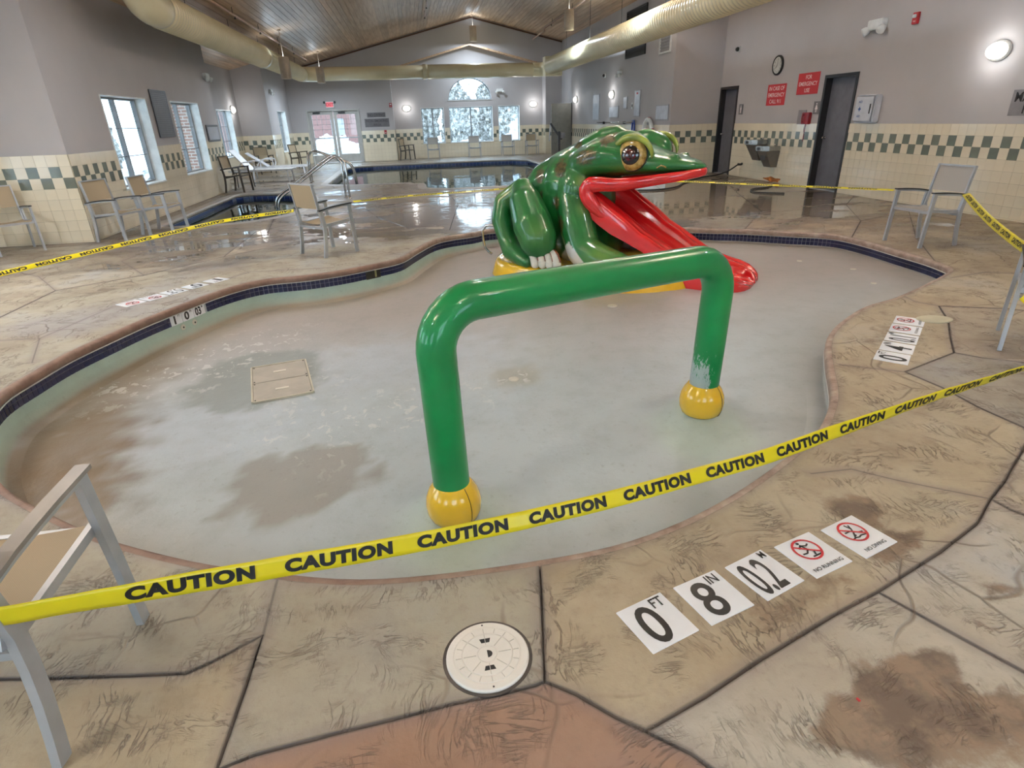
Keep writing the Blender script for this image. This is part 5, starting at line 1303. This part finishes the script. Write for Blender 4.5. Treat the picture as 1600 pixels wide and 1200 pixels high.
MB().tube([L3(.8, 27.3, 3.42), L3(1.0, 27.3, 3.42)], .285, 28).build('collar', M_duct, dt, True)
MB().tube([tuple(p) for p in catmull([L3(5.4, 27.3, 3.42), L3(5.75, 27.25, 3.42), L3(5.98, 27.0, 3.44), L3(6.0, 26.6, 3.46)], .08)], .27, 24).build('elbow', M_duct, dt, True)
bevel(MB().box(L3(5.66, 26.0, 3.10), L3(6.36, 26.5, 3.80)).build('plenum_box', M_duct, dt), .01, 1)
ribbed(L3(5.90, 26.0, 3.46), L3(5.90, 4.0, 3.46), RR_+.02, 24, dt, 'right_run')
for y in (23.5, 20.5, 17.5, 14.5, 11.5): MB().tube([L3(5.9, y, 3.78), L3(5.9, y, RZ(5.9))], .006, 6).build('hanger', M_dark, dt)
for y in (14, 17, 20, 23, 26): MB().tube([L3(-4.0, y, 3.70), L3(-4.0, y, RZ(-4.0))], .006, 6).build('hanger', M_dark, dt)
# sprinkler pipes
M_sp = mat('sprinkler_pipe_rose', 'c9a894', .4)
def pipe(label, pts, hangs):
    t = thing('sprinkler_pipe', label, 'pipe', pts[0]); o = Vector(pts[0])
    MB().tube([tuple(Vector(p)-o) for p in pts], .026, 10).build('pipe_run', M_sp, t, True)
    for y in hangs:
        x, z = pts[0][0], pts[0][2]; c_ = Vector((x, y, z))-o
        MB().tube([tuple(c_), tuple(c_+Vector((0, 0, RZ(x)-z)))], .007, 6).build('hanger', M_dark, t)
        MB().lathe([(.02, -.02), (.03, -.005), (.012, .0), (.012, .03)], 10, c=(c_.x, c_.y+.15, c_.z-.05)).build('sprinkler_head', M_dark, t)
pipe('thin rose sprinkler pipe under the left ceiling slope', [(-3.62, 8, 3.86), (-3.62, 27.0, 3.86)], (11, 13.5, 16, 18.5, 21, 23.5, 26))
pipe('thin rose sprinkler pipe under the right ceiling slope', [(5.72, 8, 4.80), (5.72, 26.4, 4.80), (5.72, 26.4, 4.72), (5.72, 28.8, 4.70)], (13, 16, 19, 22, 25))
pipe('short sprinkler pipe near the ridge', [(.93, 14, 4.93), (.93, 24.0, 4.93)], (16, 19, 22, 24))
# pendant downlights
M_pend = mat('pendant_taupe', 'b3a391', .5); M_lens = emit_mat('pendant_lens', 'fff1dc', 6.0)
PEND = [(-3.37, 20.0, 3.10, 'beside the left duct'), (-3.15, 26.2, 3.32, 'before the far cross duct at left'), (5.25, 20.6, 4.30, 'near the right duct'), (3.05, 28.2, 4.86, 'at the far gable peak')]
FILL_PEND = [(-5.6, 6.3, 3.0), (-2.6, 9.5, 3.9), (-3.4, 5.5, 3.4), (-3.4, 0.2, 3.4), (1.8, -1.6, 4.6), (5.2, 15.0, 4.4), (5.2, 9.5, 4.4), (5.6, 4.0, 4.3), (5.2, -1.0, 4.4), (1.2, 6.5, 4.7), (1.2, 12.5, 4.7)]  # unseen pendants added to brighten the hall, all outside the view
def pendant(x, y, z, label, P_):
    t = thing('pendant_light', label, 'ceiling light', (x, y, z), group='cylindrical pendant downlights')
    MB().lathe([(.14, -.28), (.15, -.27), (.15, .26), (.14, .28), (.02, .285), (0, .285)], 28).build('shade', M_pend, t, True)
    MB().tube([(0, 0, .28), (0, 0, RZ(x)-z)], .008, 8).build('stem', M_pend, t)
    MB().lathe([(.05, RZ(x)-z-.03), (.05, RZ(x)-z+.02)], 12).build('canopy', M_pend, t)
    l = bpy.data.lights.new('downlight', 'AREA'); l.shape = 'DISK'; l.size = .24; l.energy = P_*LAMP_W; l.color = (.76, .88, 1.0)
    lo = bpy.data.objects.new('downlight', l); C.objects.link(lo); lo.parent = t; lo.location = (0, 0, -.285)
    l = bpy.data.lights.new('uplight', 'AREA'); l.shape = 'DISK'; l.size = .26; l.energy = P_*LAMP_W*UP; l.color = (.74, .87, 1.0); l.spread = radians(170)
    lo = bpy.data.objects.new('uplight', l); C.objects.link(lo); lo.parent = t; lo.location = (0, 0, .287); lo.rotation_euler = (pi, 0, 0)
UP0 = UP; UP = .05
for x, y, z, s in PEND: pendant(x, y, z, 'taupe cylinder pendant light '+s, 800)
UP = UP0
ONM = ['over the near left chair bay', 'left of centre past the pier line', 'left side above the pool deck', 'left side behind the camera', 'middle behind the camera', 'right side farthest out of view', 'right side above the grey door', 'right side above the right deck', 'right side behind the camera', 'near the ridge above the wading pool', 'near the ridge beyond the frog']
for x, y, z in FILL_PEND:
    pendant(x, y, z, 'added unseen fill pendant '+ONM[FILL_PEND.index((x, y, z))], (420 if x < -5 else 150) if y < 7 else 330)

# ---- wall fittings
M_globe = emit_mat('globe_glow', 'fff6e6', 2.2)
def sconce(x, y, z, nx, ny, label, r=.15, E=70):
    a = atan2(ny, nx); t = thing('wall_sconce', label, 'wall light', (x, y, z), a, 'oval wall sconces')
    Mx = Matrix.Rotation(pi/2, 4, 'Y')
    MB().lathe([(.19, 0), (.19, .02), (.17, .035), (0, .035)], 28, M=Mx, sx=.72).build('back_plate', M_white, t, True)
    MB().lathe([(.165, .03), (.16, .07), (.13, .105), (.08, .125), (0, .13)], 28, M=Mx, sx=.68).build('glass_bowl', M_globe, t, True)
    l = bpy.data.lights.new('sconce_bulb', 'POINT'); l.energy = E*LAMP_W; l.color = (.95, .96, .95); l.shadow_soft_size = .08
    lo = bpy.data.objects.new('sconce_bulb', l); C.objects.link(lo); lo.parent = t; lo.location = (.26, 0, 0)
sconce(8.43, 8.28, 2.23, -1, 0, 'large glowing oval sconce on the right wall near the frame edge')
sconce(7.05, 21.5, 2.21, -1, 0, 'glowing sconce on the far right wall among the notices')
sconce(7.05, 26.3, 2.21, -1, 0, 'glowing sconce on the far right wall above the grey door leaf')
sconce(-.0, 29.6, 2.13, 0, -1, 'glowing sconce left of the bay windows')
sconce(5.85, 29.6, 2.16, 0, -1, 'glowing sconce right of the bay windows')
sconce(-6.05, 23.8, 2.14, 1, 0, 'glowing sconce in the left recess')
def wframe(side, y, z, x=None):
    """matrix: local x along the wall as read, local y up, local z out of the wall"""
    if side == 'R': return Matrix(((0, 0, -1, x), (-1, 0, 0, y), (0, 1, 0, z), (0, 0, 0, 1)))
    if side == 'L': return Matrix(((0, 0, 1, x), (1, 0, 0, y), (0, 1, 0, z), (0, 0, 0, 1)))
    return Matrix(((1, 0, 0, x), (0, 0, -1, y), (0, 1, 0, z), (0, 0, 0, 1)))
def wthing(name, label, cat, side, x, y, z, group=None):
    t = thing(name, label, cat, (0, 0, 0), group=group); t.matrix_world = wframe(side, y, z, x); return t
def plate(w_, h, d, name, m, parent, r=0, x=0, y=0, z=0):
    o = MB().box((x-w_/2, y-h/2, z), (x+w_/2, y+h/2, z+d)).build(name, m, parent)
    return bevel(o, r, 2) if r else o
M_sgrey = mat('sign_grey', '6f6d70', .5); M_sdark = mat('sign_dark_grey', '4a494c', .5); M_swhite = mat('print_white', 'e6dcdc', .5, var=0)
def sign(label, side, x, y, z, w_, h, lines, face, ink, th=None, bold=.01, sx=1.0, lh=.78):
    t = wthing('wall_sign', label, 'sign', side, x, y, z); plate(w_, h, .006, 'sign_panel', face, t)
    n = len(lines); m = MB(); ch = h/n*lh*.72
    for i, s in enumerate(lines):
        vs, fs = text_geo(s, bold, 1, 1.0); w0 = max(v[0] for v in vs)-min(v[0] for v in vs); q = min(ch*sx, .88*w_/w0)
        m.add([(vx*q, (vy-.5)*ch+h*((n-1)/2-i)/n*.92, .0066) for vx, vy in vs], fs)
    m.build('lettering', ink, t); return t
sign('red sign reading IN CASE OF EMERGENCY CALL 911 on the right wall', 'R', 8.43, 13.78, 1.875, .74, .44, ['IN CASE OF', 'EMERGENCY', 'CALL 911'], M_red, M_swhite)
sign('red sign reading FOR EMERGENCY USE on the right wall', 'R', 8.43, 12.64, 2.045, .73, .41, ['FOR', 'EMERGENCY', 'USE'], M_red, M_swhite)
sign('grey sign starting MA cut by the right edge of the frame', 'R', 8.43, 7.46, 1.545, .82, .33, ['MAXIMUM', 'POOL'], mat('sign_mid_grey', '807e82', .5), M_ink, bold=.02, sx=.95, lh=1.0)
sign('narrow grey NO DIVING sign above the larger sign right of the door', 'B', -1.345, 28.9, 1.90, .80, .19, ['NO DIVING'], M_sgrey, M_sdark, bold=.02, sx=1.2)
sign('wide grey sign in two lines right of the door', 'B', -1.345, 28.9, 1.585, 1.06, .34, ['NON-SMOKING', 'AREA'], M_sgrey, M_sdark, bold=.02)
def board(label, y, z, w_, h, rows, face, ink):
    t = wthing('notice_board', label, 'notice', 'L', -4.99, y, z); plate(w_, h, .02, 'board_panel', face, t, .004)
    m = MB(); rs = random.Random(3)
    for i in range(rows):
        yy = h*.42-i*h*.84/max(1, rows-1); x = -w_*.40
        while x < w_*.36:
            L_ = rs.uniform(.02, .07); m.box((x, yy-.006, .0205), (min(x+L_, w_*.42), yy+.006, .0212)); x += L_+.018
    m.build('small_print', ink, t, kind='stuff'); return t
board('tall dark grey rules board between the two near left windows', 14.24, 1.865, .86, .88, 22, M_sdark, M_sgrey)
t = wthing('picture_frame', 'dark framed notice with pale sheet right of the second left window', 'notice', 'L', -5.0, 17.42, 1.45)
plate(1.0, .40, .02, 'frame', M_sdark, t, .004); plate(.86, .30, .004, 'sheet', mat('pale_sheet', '9a979f', .3), t, z=.02)
# exit sign
t = wthing('exit_sign', 'glowing pink EXIT sign above the double door', 'sign', 'B', -3.27, 28.9, 2.36)
plate(.34, .24, .05, 'housing', M_white, t, .008); plate(.30, .19, .004, 'face', emit_mat('exit_pink', 'e8707c', .9), t, z=.05); m = MB(); put_text(m, 'EXIT', 0, 0, .12, .02, z=.055); m.build('lettering', mat('exit_red', 'b01e2c', .4), t)
for s in (-1, 1): MB().lathe([(.03, -.03), (.05, 0), (.045, .035)], 12, c=(s*.22, .09, .04)).build('lamp_head', M_dark, t)
# fire pull, strobes
def strobe(label, side, x, y, z):
    t = wthing('fire_strobe', label, 'alarm', side, x, y, z); plate(.12, .17, .045, 'housing', mat('alarm_red', 'a51c26', .35), t, .006); plate(.07, .05, .03, 'strobe_lens', M_white, t, .008, y=.03, z=.045); m = MB(); put_text(m, 'FIRE', 0, -.045, .022, .01, z=.046); m.build('lettering', M_swhite, t)
strobe('red fire strobe high on the right wall', 'R', 8.43, 9.98, 2.86); strobe('red fire strobe on the corner left of the window bay', 'B', -.68, 28.9, 2.27)
t = wthing('fire_pull', 'small red fire pull station right of the back door', 'alarm', 'B', -1.02, 28.9, 1.2); plate(.11, .15, .04, 'housing', mat('alarm_red', 'a51c26', .35), t, .006); plate(.07, .02, .015, 'pull_bar', M_white, t, y=-.02, z=.04)
# emergency twin-head lamps
def emlight(label, side, x, y, z, s=1.0):
    t = wthing('emergency_light', label, 'wall light', side, x, y, z, group='white twin-head emergency lights'); plate(.30*s, .13*s, .09*s, 'housing', M_white, t, .012)
    for q in (-1, 1):
        h = MB().lathe([(.035*s, -.04*s), (.055*s, 0), (.06*s, .05*s), (.05*s, .058*s), (0, .06*s)], 16, M=Matrix.Translation((q*.15*s, -.06*s, .08*s))@Matrix.Rotation(q*.5, 4, 'Y')@Matrix.Rotation(.5, 4, 'X')).build('lamp_head', M_white, t, True)
emlight('white twin-head emergency light high on the right wall', 'R', 8.43, 10.82, 2.88, 1.25)
emlight('white emergency light at the end of the dark left wall', 'L', -5.0, 17.75, 2.78); emlight('white emergency light on the far left wall beyond the recess', 'L', -5.0, 25.5, 2.76); emlight('white emergency light right of the arched window', 'B', 4.3, 29.6, 2.77); emlight('white emergency light high on the far right wall', 'R', 7.05, 20.75, 2.82)
for lb, X, y, z in (('small dark-eyed camera dome on the near right wall by the pier', 8.43, 15.7, 2.98), ('small camera on the far right wall', 7.05, 22.4, 2.85)):
    t = wthing('wall_camera', lb, 'camera', 'R', X, y, z); plate(.09, .13, .04, 'bracket', M_white, t, .01); MB().lathe([(.05, 0), (.05, .03), (.035, .06), (0, .07)], 16, c=(0, -.0, .04)).build('lens_dome', M_black, t, True)
# clock
t = wthing('wall_clock', 'round black-rimmed clock above the red signs', 'clock', 'R', 8.43, 13.85, 2.48)
MB().lathe([(.205, 0), (.205, .03), (.195, .042), (.17, .042), (.165, .03), (0, .03)], 40).build('rim', M_black, t, True)
MB().lathe([(.168, .03), (.168, .033), (0, .033)], 40).build('dial', mat('dial_white', 'c8c8c2', .4), t)
m = MB()
for k in range(1, 13): put_text(m, str(k), .132*sin(k*pi/6), .132*cos(k*pi/6), .036, .01, z=.0335)
m.build('numerals', M_ink, t)
MB().bar([(0, 0, .036), (-.06, -.06, .036)], .012, .002).build('hour_hand', M_ink, t); MB().bar([(0, 0, .038), (.02, .125, .038)], .009, .002).build('minute_hand', M_ink, t)
# first aid cabinet
t = wthing('first_aid_cabinet', 'white wall cabinet with blue cross right of the grey door', 'cabinet', 'R', 8.43, 10.62, 1.525)
plate(.50, .47, .14, 'body', mat('cabinet_white', 'c9ccd4', .35), t, .02); d_ = plate(.46, .43, .02, 'door', mat('cabinet_white', 'c9ccd4', .35), t, .01, z=.14)
M_blue = mat('cross_blue', '1d4f9c', .4); plate(.07, .02, .002, 'blue_cross', M_blue, d_, x=-.10, z=.16); plate(.02, .07, .002, 'blue_cross', M_blue, d_, x=-.10, z=.16)
for y_, s_ in ((.12, 'AED'), (-.12, 'AED')): m = MB(); put_text(m, s_, -.10, y_, .035, .02, z=.161); m.build('blue_lettering', M_blue, d_)
plate(.015, .16, .012, 'latch', M_dark, d_, x=.17, z=.16)
# restroom plaques, grey panel, red phone
for lb, y, z, fem in (('small grey restroom plaque beside the far grey door', 15.28, 1.60, 0), ('small grey restroom plaque left of the near grey door', 12.22, 1.575, 1)):
    t = wthing('restroom_plaque', lb, 'sign', 'R', 8.43, y, z); plate(.20, .24, .008, 'plaque', M_sgrey, t, .003); m = MB()
    m.lathe([(.017, 0), (.017, .001)], 12, c=(0, .075, .0085))
    if fem: m.prism([(-.015, .05), (.015, .05), (.045, -.03), (-.045, -.03)], .0085, .0095); m.box((-.02, -.085, .0085), (-.006, -.03, .0095)); m.box((.006, -.085, .0085), (.02, -.03, .0095))
    else: m.box((-.028, -.02, .0085), (.028, .05, .0095)); m.box((-.022, -.085, .0085), (-.004, -.02, .0095)); m.box((.004, -.085, .0085), (.022, -.02, .0095))
    m.build('figure_print', M_swhite, t)
t = wthing('grey_wall_panel', 'plain grey plate behind the red phone', 'panel', 'R', 8.43, 12.67, 1.40); plate(.28, .28, .012, 'plate', mat('plate_grey', '8a888a', .5), t); plate(.24, .24, .003, 'plate_face', mat('plate_grey', '8a888a', .5), t, z=.012)
t = wthing('emergency_phone', 'dark red wall phone left of the near grey door', 'phone', 'R', 8.43, 12.46, 1.375)
plate(.26, .23, .07, 'base', mat('phone_red', '8a1420', .3), t, .012); MB().tube([(-.03, -.08, .085), (-.045, -.06, .10), (-.05, 0, .105), (-.045, .06, .10), (-.03, .08, .085)], [.02, .018, .014, .018, .02], 10).build('handset', mat('phone_red', '8a1420', .3), t, True)
m = MB(); m.tube([tuple(p) for p in catmull([(.0, -.11, .03), (-.02, -.2, .04), (.02, -.34, .04), (.0, -.46, .04), (.02, -.30, .05), (.03, -.12, .04)], .03)], .006, 6); m.build('cord', mat('phone_cord', '7a1a26', .5), t)
# twin drinking fountain
t = wthing('drinking_fountain', 'twin-level stainless drinking fountain between the two grey doors', 'fountain', 'R', 8.43, 13.72, 0)
M_stl = mat('brushed_steel', 'a4a4a2', .25, metal=.9)
for x, zt_, in ((-.30, .92), (.24, .80)):
    b_ = MB().prism([(-.22, 0), (.22, 0), (.225, .30), (.15, .44), (-.15, .44), (-.225, .30)], zt_-.10, zt_, M=Matrix.Translation((x, 0, 0))@Matrix(((1, 0, 0, 0), (0, 0, 1, 0), (0, 1, 0, 0), (0, 0, 0, 1)))).build('basin', M_stl, t); fixn(b_); bevel(b_, .02, 2)
    lo = MB().add([(x-.20, zt_-.10, 0), (x+.20, zt_-.10, 0), (x+.20, zt_-.10, .36), (x-.20, zt_-.10, .36), (x-.15, zt_-.46, 0), (x+.15, zt_-.46, 0), (x+.15, zt_-.46, .16), (x-.15, zt_-.46, .16)], [(0, 1, 2, 3), (4, 7, 6, 5), (0, 4, 5, 1), (1, 5, 6, 2), (2, 6, 7, 3), (3, 7, 4, 0)]).build('shroud', mat('fountain_shroud', '77726c', .35, metal=.3), t); fixn(lo)
    MB().lathe([(.018, 0), (.016, .03), (.010, .05), (0, .052)], 10, M=Matrix.Translation((x+.10, zt_, .1))@Matrix.Rotation(-pi/2, 4, 'X')).build('spout', M_chrome, b_, True)
    plate(.12, .06, .01, 'push_plate', M_dark, b_, .004, x=x, y=zt_-.05, z=.435)
plate(.22, .12, .004, 'vent_grille', M_dark, t, x=.24+.0, y=.56, z=.30)
# hose on the floor
o = MB().tube([tuple(p) for p in catmull([(8.40, 14.88, .30), (8.28, 14.86, .30), (8.15, 14.95, .18), (8.0, 15.3, .04), (7.5, 15.1, .02), (6.6, 14.2, .02), (5.9, 13.2, .02), (5.2, 12.9, .02), (4.6, 13.2, .02)], .08)], .018, 8).build('garden_hose', M_black, None, True); tag(o, 'black hose running from the wall tap across the far right floor', 'hose')
o = MB().lathe([(.03, 0), (.03, .02), (.014, .03), (.014, .09), (.022, .095), (.022, .12)], 12, M=Matrix.Translation((8.42, 14.88, .32))@Matrix.Rotation(-pi/2, 4, 'Y')).build('hose_tap', M_dark, None, True); tag(o, 'small wall tap low on the tiles behind the black hose', 'tap')
o = MB().tube([tuple(p) for p in catmull([(8.2, 13.0, .015), (7.7, 12.4, .015), (7.2, 12.2, .015), (7.0, 11.7, .015), (7.4, 11.3, .015)], .08)], .012, 8).build('floor_cable', M_black, None, True); tag(o, 'thin black cable lying on the wet floor before the grey doors', 'cable')
# louvres and vent on the far right wall
def louvre(label, y0, y1, z0, z1, m_, fm):
    t = wthing('wall_louvre', label, 'vent', 'R', 7.05, (y0+y1)/2, (z0+z1)/2); w_, h = y1-y0, z1-z0
    for a, b_, c_, d_ in ((-w_/2, -w_/2+.04, -h/2, h/2), (w_/2-.04, w_/2, -h/2, h/2), (-w_/2+.04, w_/2-.04, -h/2, -h/2+.04), (-w_/2+.04, w_/2-.04, h/2-.04, h/2)): MB().box((a, c_, 0), (b_, d_, .04)).build('frame', fm, t)
    MB().box((-w_/2+.02, -h/2+.02, .001), (w_/2-.02, h/2-.02, .006)).build('backing', m_, t)
    n = max(4, int(h/.08))
    for k in range(n):
        y = -h/2+.05+(h-.1)*(k+.5)/n; MB().add([(-w_/2+.04, y-.02, .03), (w_/2-.04, y-.02, .03), (w_/2-.04, y+.02, .01), (-w_/2+.04, y+.02, .01)], [(0, 1, 2, 3)]).build('slat', m_, t)
louvre('large black louvre showing below and above the right duct', 18.6, 20.3, 3.17, 4.45, M_dark, M_dark)
louvre('white framed return vent near the right pier', 16.75, 17.5, 3.05, 3.50, mat('vent_grey', '9a9a9c', .5), M_white)
# notices on the far right wall
for k, (y0, y1, z0, z1, lb) in enumerate(((23.0, 23.8, 1.41, 2.30, 'tall white sheet on the far right wall left of the sconce'), (20.8, 21.8, 1.48, 1.85, 'pale panel below the far right sconce'), (19.97, 20.33, 1.74, 2.10, 'small white sheet right of the far sconce'), (18.8, 19.3, 1.50, 2.25, 'tall white notice with red heading on the far right wall'), (16.6, 17.5, 1.39, 1.79, 'pale box beside the pier on the far right wall'))):
    t = wthing('wall_notice', lb, 'notice', 'R', 7.05, (y0+y1)/2, (z0+z1)/2); plate(y1-y0, z1-z0, .02, 'backing', mat('notice_edge', 'a9a9ae', .5), t); s_ = plate(y1-y0-.06, z1-z0-.06, .004, 'sheet', mat('sheet_white', 'c3c8d2', .4), t, z=.02)
    if k == 3: plate(.14, .05, .002, 'red_heading', M_red, s_, y=.28, z=.024)
t = wthing('light_switch', 'small switch plate between the white notices', 'switch', 'R', 7.05, 19.5, 1.82); plate(.12, .18, .012, 'plate', M_white, t, .003); plate(.04, .07, .012, 'rocker', M_dark, t, .003, x=.02, z=.012)
t = wthing('skimmer_pole', 'long silver pole with blue net frame hung on the far right wall', 'pool tool', 'R', 7.05, 21.1, 1.34)
MB().tube([(-1.95, 0, .06), (1.85, 0, .06)], .018, 8).build('pole', M_chrome, t, True)
for x in (-1.2, 1.0): MB().box((x-.02, -.05, 0), (x+.02, .03, .08)).build('hook', M_dark, t)
MB().tube([(1.85+.0, .05, .06), (1.98, .05, .06), (2.06, -.06, .07), (2.06, -.22, .07), (1.96, -.30, .07), (1.86, -.22, .07), (1.85, 0, .06)], .03, 8).build('net_frame', mat('net_blue', '1d3b8f', .4), t, True)
t = wthing('life_ring', 'white life ring with red bands hung edge-on by the pier', 'life ring', 'R', 7.04, 17.85, 1.12)
MB().tube([(.30*cos(a), .30*sin(a), .085) for a in [2*pi*k/28 for k in range(28)]], .06, 12, closed=True).build('ring', M_white, t, True)
for k in range(4):
    a0 = k*pi/2; MB().tube([(.30*cos(a0+d), .30*sin(a0+d), .07) for d in (-.2, -.1, 0, .1, .2)], .064, 12).build('red_band', mat('ring_red', 'b8405a', .4), t, True)
# pool lift
t = thing('pool_lift', 'dark pool lift mast with slanted arm at the far right of the pool', 'pool lift', (5.9, 24.6, 0))
MB().box((-.25, -.2, 0), (.25, .2, .08)).build('base', M_dark, t); MB().bar([(0, 0, .08), (0, 0, 1.05)], .09, .09, up=(0, 1, 0)).build('mast', M_dark, t); MB().bar([(.1, 0, .75), (-.35, 0, 1.35)], .07, .07).build('arm', M_dark, t); MB().bar([(-.35, 0, 1.35), (-.40, 0, .70)], .04, .04, up=(0, 1, 0)).build('hanger', M_alum, t); MB().box((.05, -.1, .80), (.22, .1, 1.0)).build('battery_box', M_sgrey, t)
# wet floor sign
t = thing('wet_floor_sign', 'folding white and black floor sign before the grey door leaf', 'sign', (4.35, 17.2, 0), .3)
for s in (-1, 1):
    Mx = Matrix.Rotation(s*.24, 4, 'Y'); a = MB().prism([(-.15, 0), (.15, 0), (.09, .62), (-.09, .62)], -.012, .012, M=Matrix.Translation((s*.15, 0, 0))@Matrix.Rotation(-s*.24, 4, 'Y')@Matrix(((0, 0, 1, 0), (1, 0, 0, 0), (0, 1, 0, 0), (0, 0, 0, 1)))).build('panel', M_white if s < 0 else M_black, t)

# ---- outside: snow mounds, shrubs, neighbours
def bush(name, label, x, y, s, h, m_, cat, group=None, loc_z=-.25, seed=0):
    t = thing(name, label, cat, (x, y, loc_z), group=group); bm = bmesh.new(); bmesh.ops.create_icosphere(bm, subdivisions=5, radius=1)
    for v in bm.verts:
        d = 1+.35*noise.fractal(v.co*2.2+Vector((seed, 0, 0)), .8, 2, 4)+.16*noise.noise(v.co*9+Vector((seed, 3, 0))); v.co *= d; v.co.x *= s; v.co.y *= s*.7; v.co.z = max(-.02, (v.co.z+.75)*h/1.75)
    me = bpy.data.meshes.new('foliage'); bm.to_mesh(me); bm.free(); me.materials.append(m_); link('foliage' if m_ is not M_snow else 'snow_heap', me, t)
    if m_ is not M_snow: MB().tube([(0, 0, -.1), (0, 0, h*.4)], .08, 8).build('trunk', mat('bark', '3a2c22', .9), t)
    return t
tt_ = NT('snowy_foliage'); _P = tt_.pos(); _n = tt_.noise(_P, 5, 8, .75); M_fol = tt_.set(color=tt_.ramp(_n, [(.36, lin('4a4740')), (.48, lin('8b8982')), (.56, lin('c9c6c4')), (.66, lin('f4f2f2'))]), rough=.9); tt_.bump(_n, 1.0, .2)
for k, (x, y, s, h) in enumerate(((.6, 40.5, 1.2, 4.2), (3.0, 38.2, 1.0, 3.4), (5.6, 40.4, 1.2, 4.4), (9.0, 45, 2.0, 5.5), (14.5, 47, 2.2, 6), (-15.6, 35, .8, 2.6), (-24, 46, 1.4, 4))):
    bush('snowy_tree', ['snow-dusted shrub behind the wide bay window, left', 'snow-dusted shrub in the middle of the wide bay window', 'snow-dusted shrub at the right of the wide bay window', 'snowy tree seen through the right bay window', 'snowy tree far right beyond the bay', 'snowy tree beyond the nearest left window', 'snowy tree farther along the left windows'][k], x, y, s, h, M_fol, 'tree', 'snowy trees outside', seed=k*3.1)
for k, (x, y, s, h) in enumerate(((-4.3, 36, 1.3, 1.2), (6.6, 34.9, 1.2, 1.7), (3.1, 33.5, 1.2, .8), (-9.0, 20.2, 1.3, .8), (.0, 35, 1.1, .9))):
    bush('snow_mound', ['snow heap beyond the double door', 'big snow heap beyond the right bay window', 'low snow bank beyond the wide bay window', 'snow bank outside the nearest left window', 'snow heap beyond the left bay window'][k], x, y, s, h, M_snow, 'snow', seed=k*2.3)
t = NT('red_brick'); br = t.node('ShaderNodeTexBrick', {'Vector': t.map(t.pos(), (1, 1, 1), (pi/2, 0, 0)), 'Color1': lin('b5806c'), 'Color2': lin('a06a58'), 'Mortar': lin('d9d2ca'), 'Scale': 1.0, 'Mortar Size': .012, 'Brick Width': .22, 'Row Height': .075}); M_brick = t.set(color=br.outputs[0], rough=.8)
struct(MB().box((-6.36, 17.66, -.2), (-5.29, 17.74, 3.6)).build('wall_brick_outside', M_brick))
t = thing('neighbour_building', 'low brown building across the snow beyond the double door', 'building', (-5.5, 52, -.2)); MB().box((-9, 0, 0), (3.5, 6, 3.4)).build('walls', mat('brown_siding', '7b5a55', .8), t); MB().prism([(-10, 3.3), (4.3, 3.3), (3.3, 5.0), (-9, 5.0)], -.6, 6.5, M=Matrix(((1, 0, 0, 0), (0, 0, 1, 0), (0, 1, 0, 0), (0, 0, 0, 1)))).build('roof', M_snow, t)
for x in (-6, -3, 0): MB().box((x-.5, -.05, 1.0), (x+.5, 0, 2.2)).build('window', M_winf, t)
t = thing('yellow_sign', 'yellow road sign in the snow beyond the right leaf of the door', 'sign', (-1.75, 36, -.2)); MB().lathe([(.30, -.02), (.30, .02)], 6, c=(0, 0, 0), M=Matrix.Translation((0, 0, 1.9))@Matrix.Rotation(pi/2, 4, 'X')).build('plate', mat('road_yellow', 'e0c62a', .4), t); MB().tube([(0, .03, 0), (0, .03, 1.9)], .03, 8).build('post', M_dark, t)
# small litter
o = MB().bar([G(1338, 1093)+(.006,), G(1343, 1098)+(.006,)], .006, .003).build('red_scrap', M_red); tag(o, 'tiny red scrap on the grey deck at lower right', 'scrap')

_r = thing('rust_stain', 'orange rust patch at the foot of the tiled wall between the grey doors', 'stain', (8.418, 13.42, .0))
_q = [(0, .34*cos(a)*(1+.25*sin(3*a+1)), max(.004, .055+.055*sin(a)*(1+.3*cos(5*a)))) for a in [2*pi*k/20 for k in range(20)]]
MB().add(_q+[(-.002, y, z) for _, y, z in _q], [tuple(range(20)), tuple(range(39, 19, -1))]+[(k, (k+1) % 20, 20+(k+1) % 20, 20+k) for k in range(20)]).build('stain_film', mat('rust_orange', 'a8662c', .7, var=.5, nscale=14), _r)
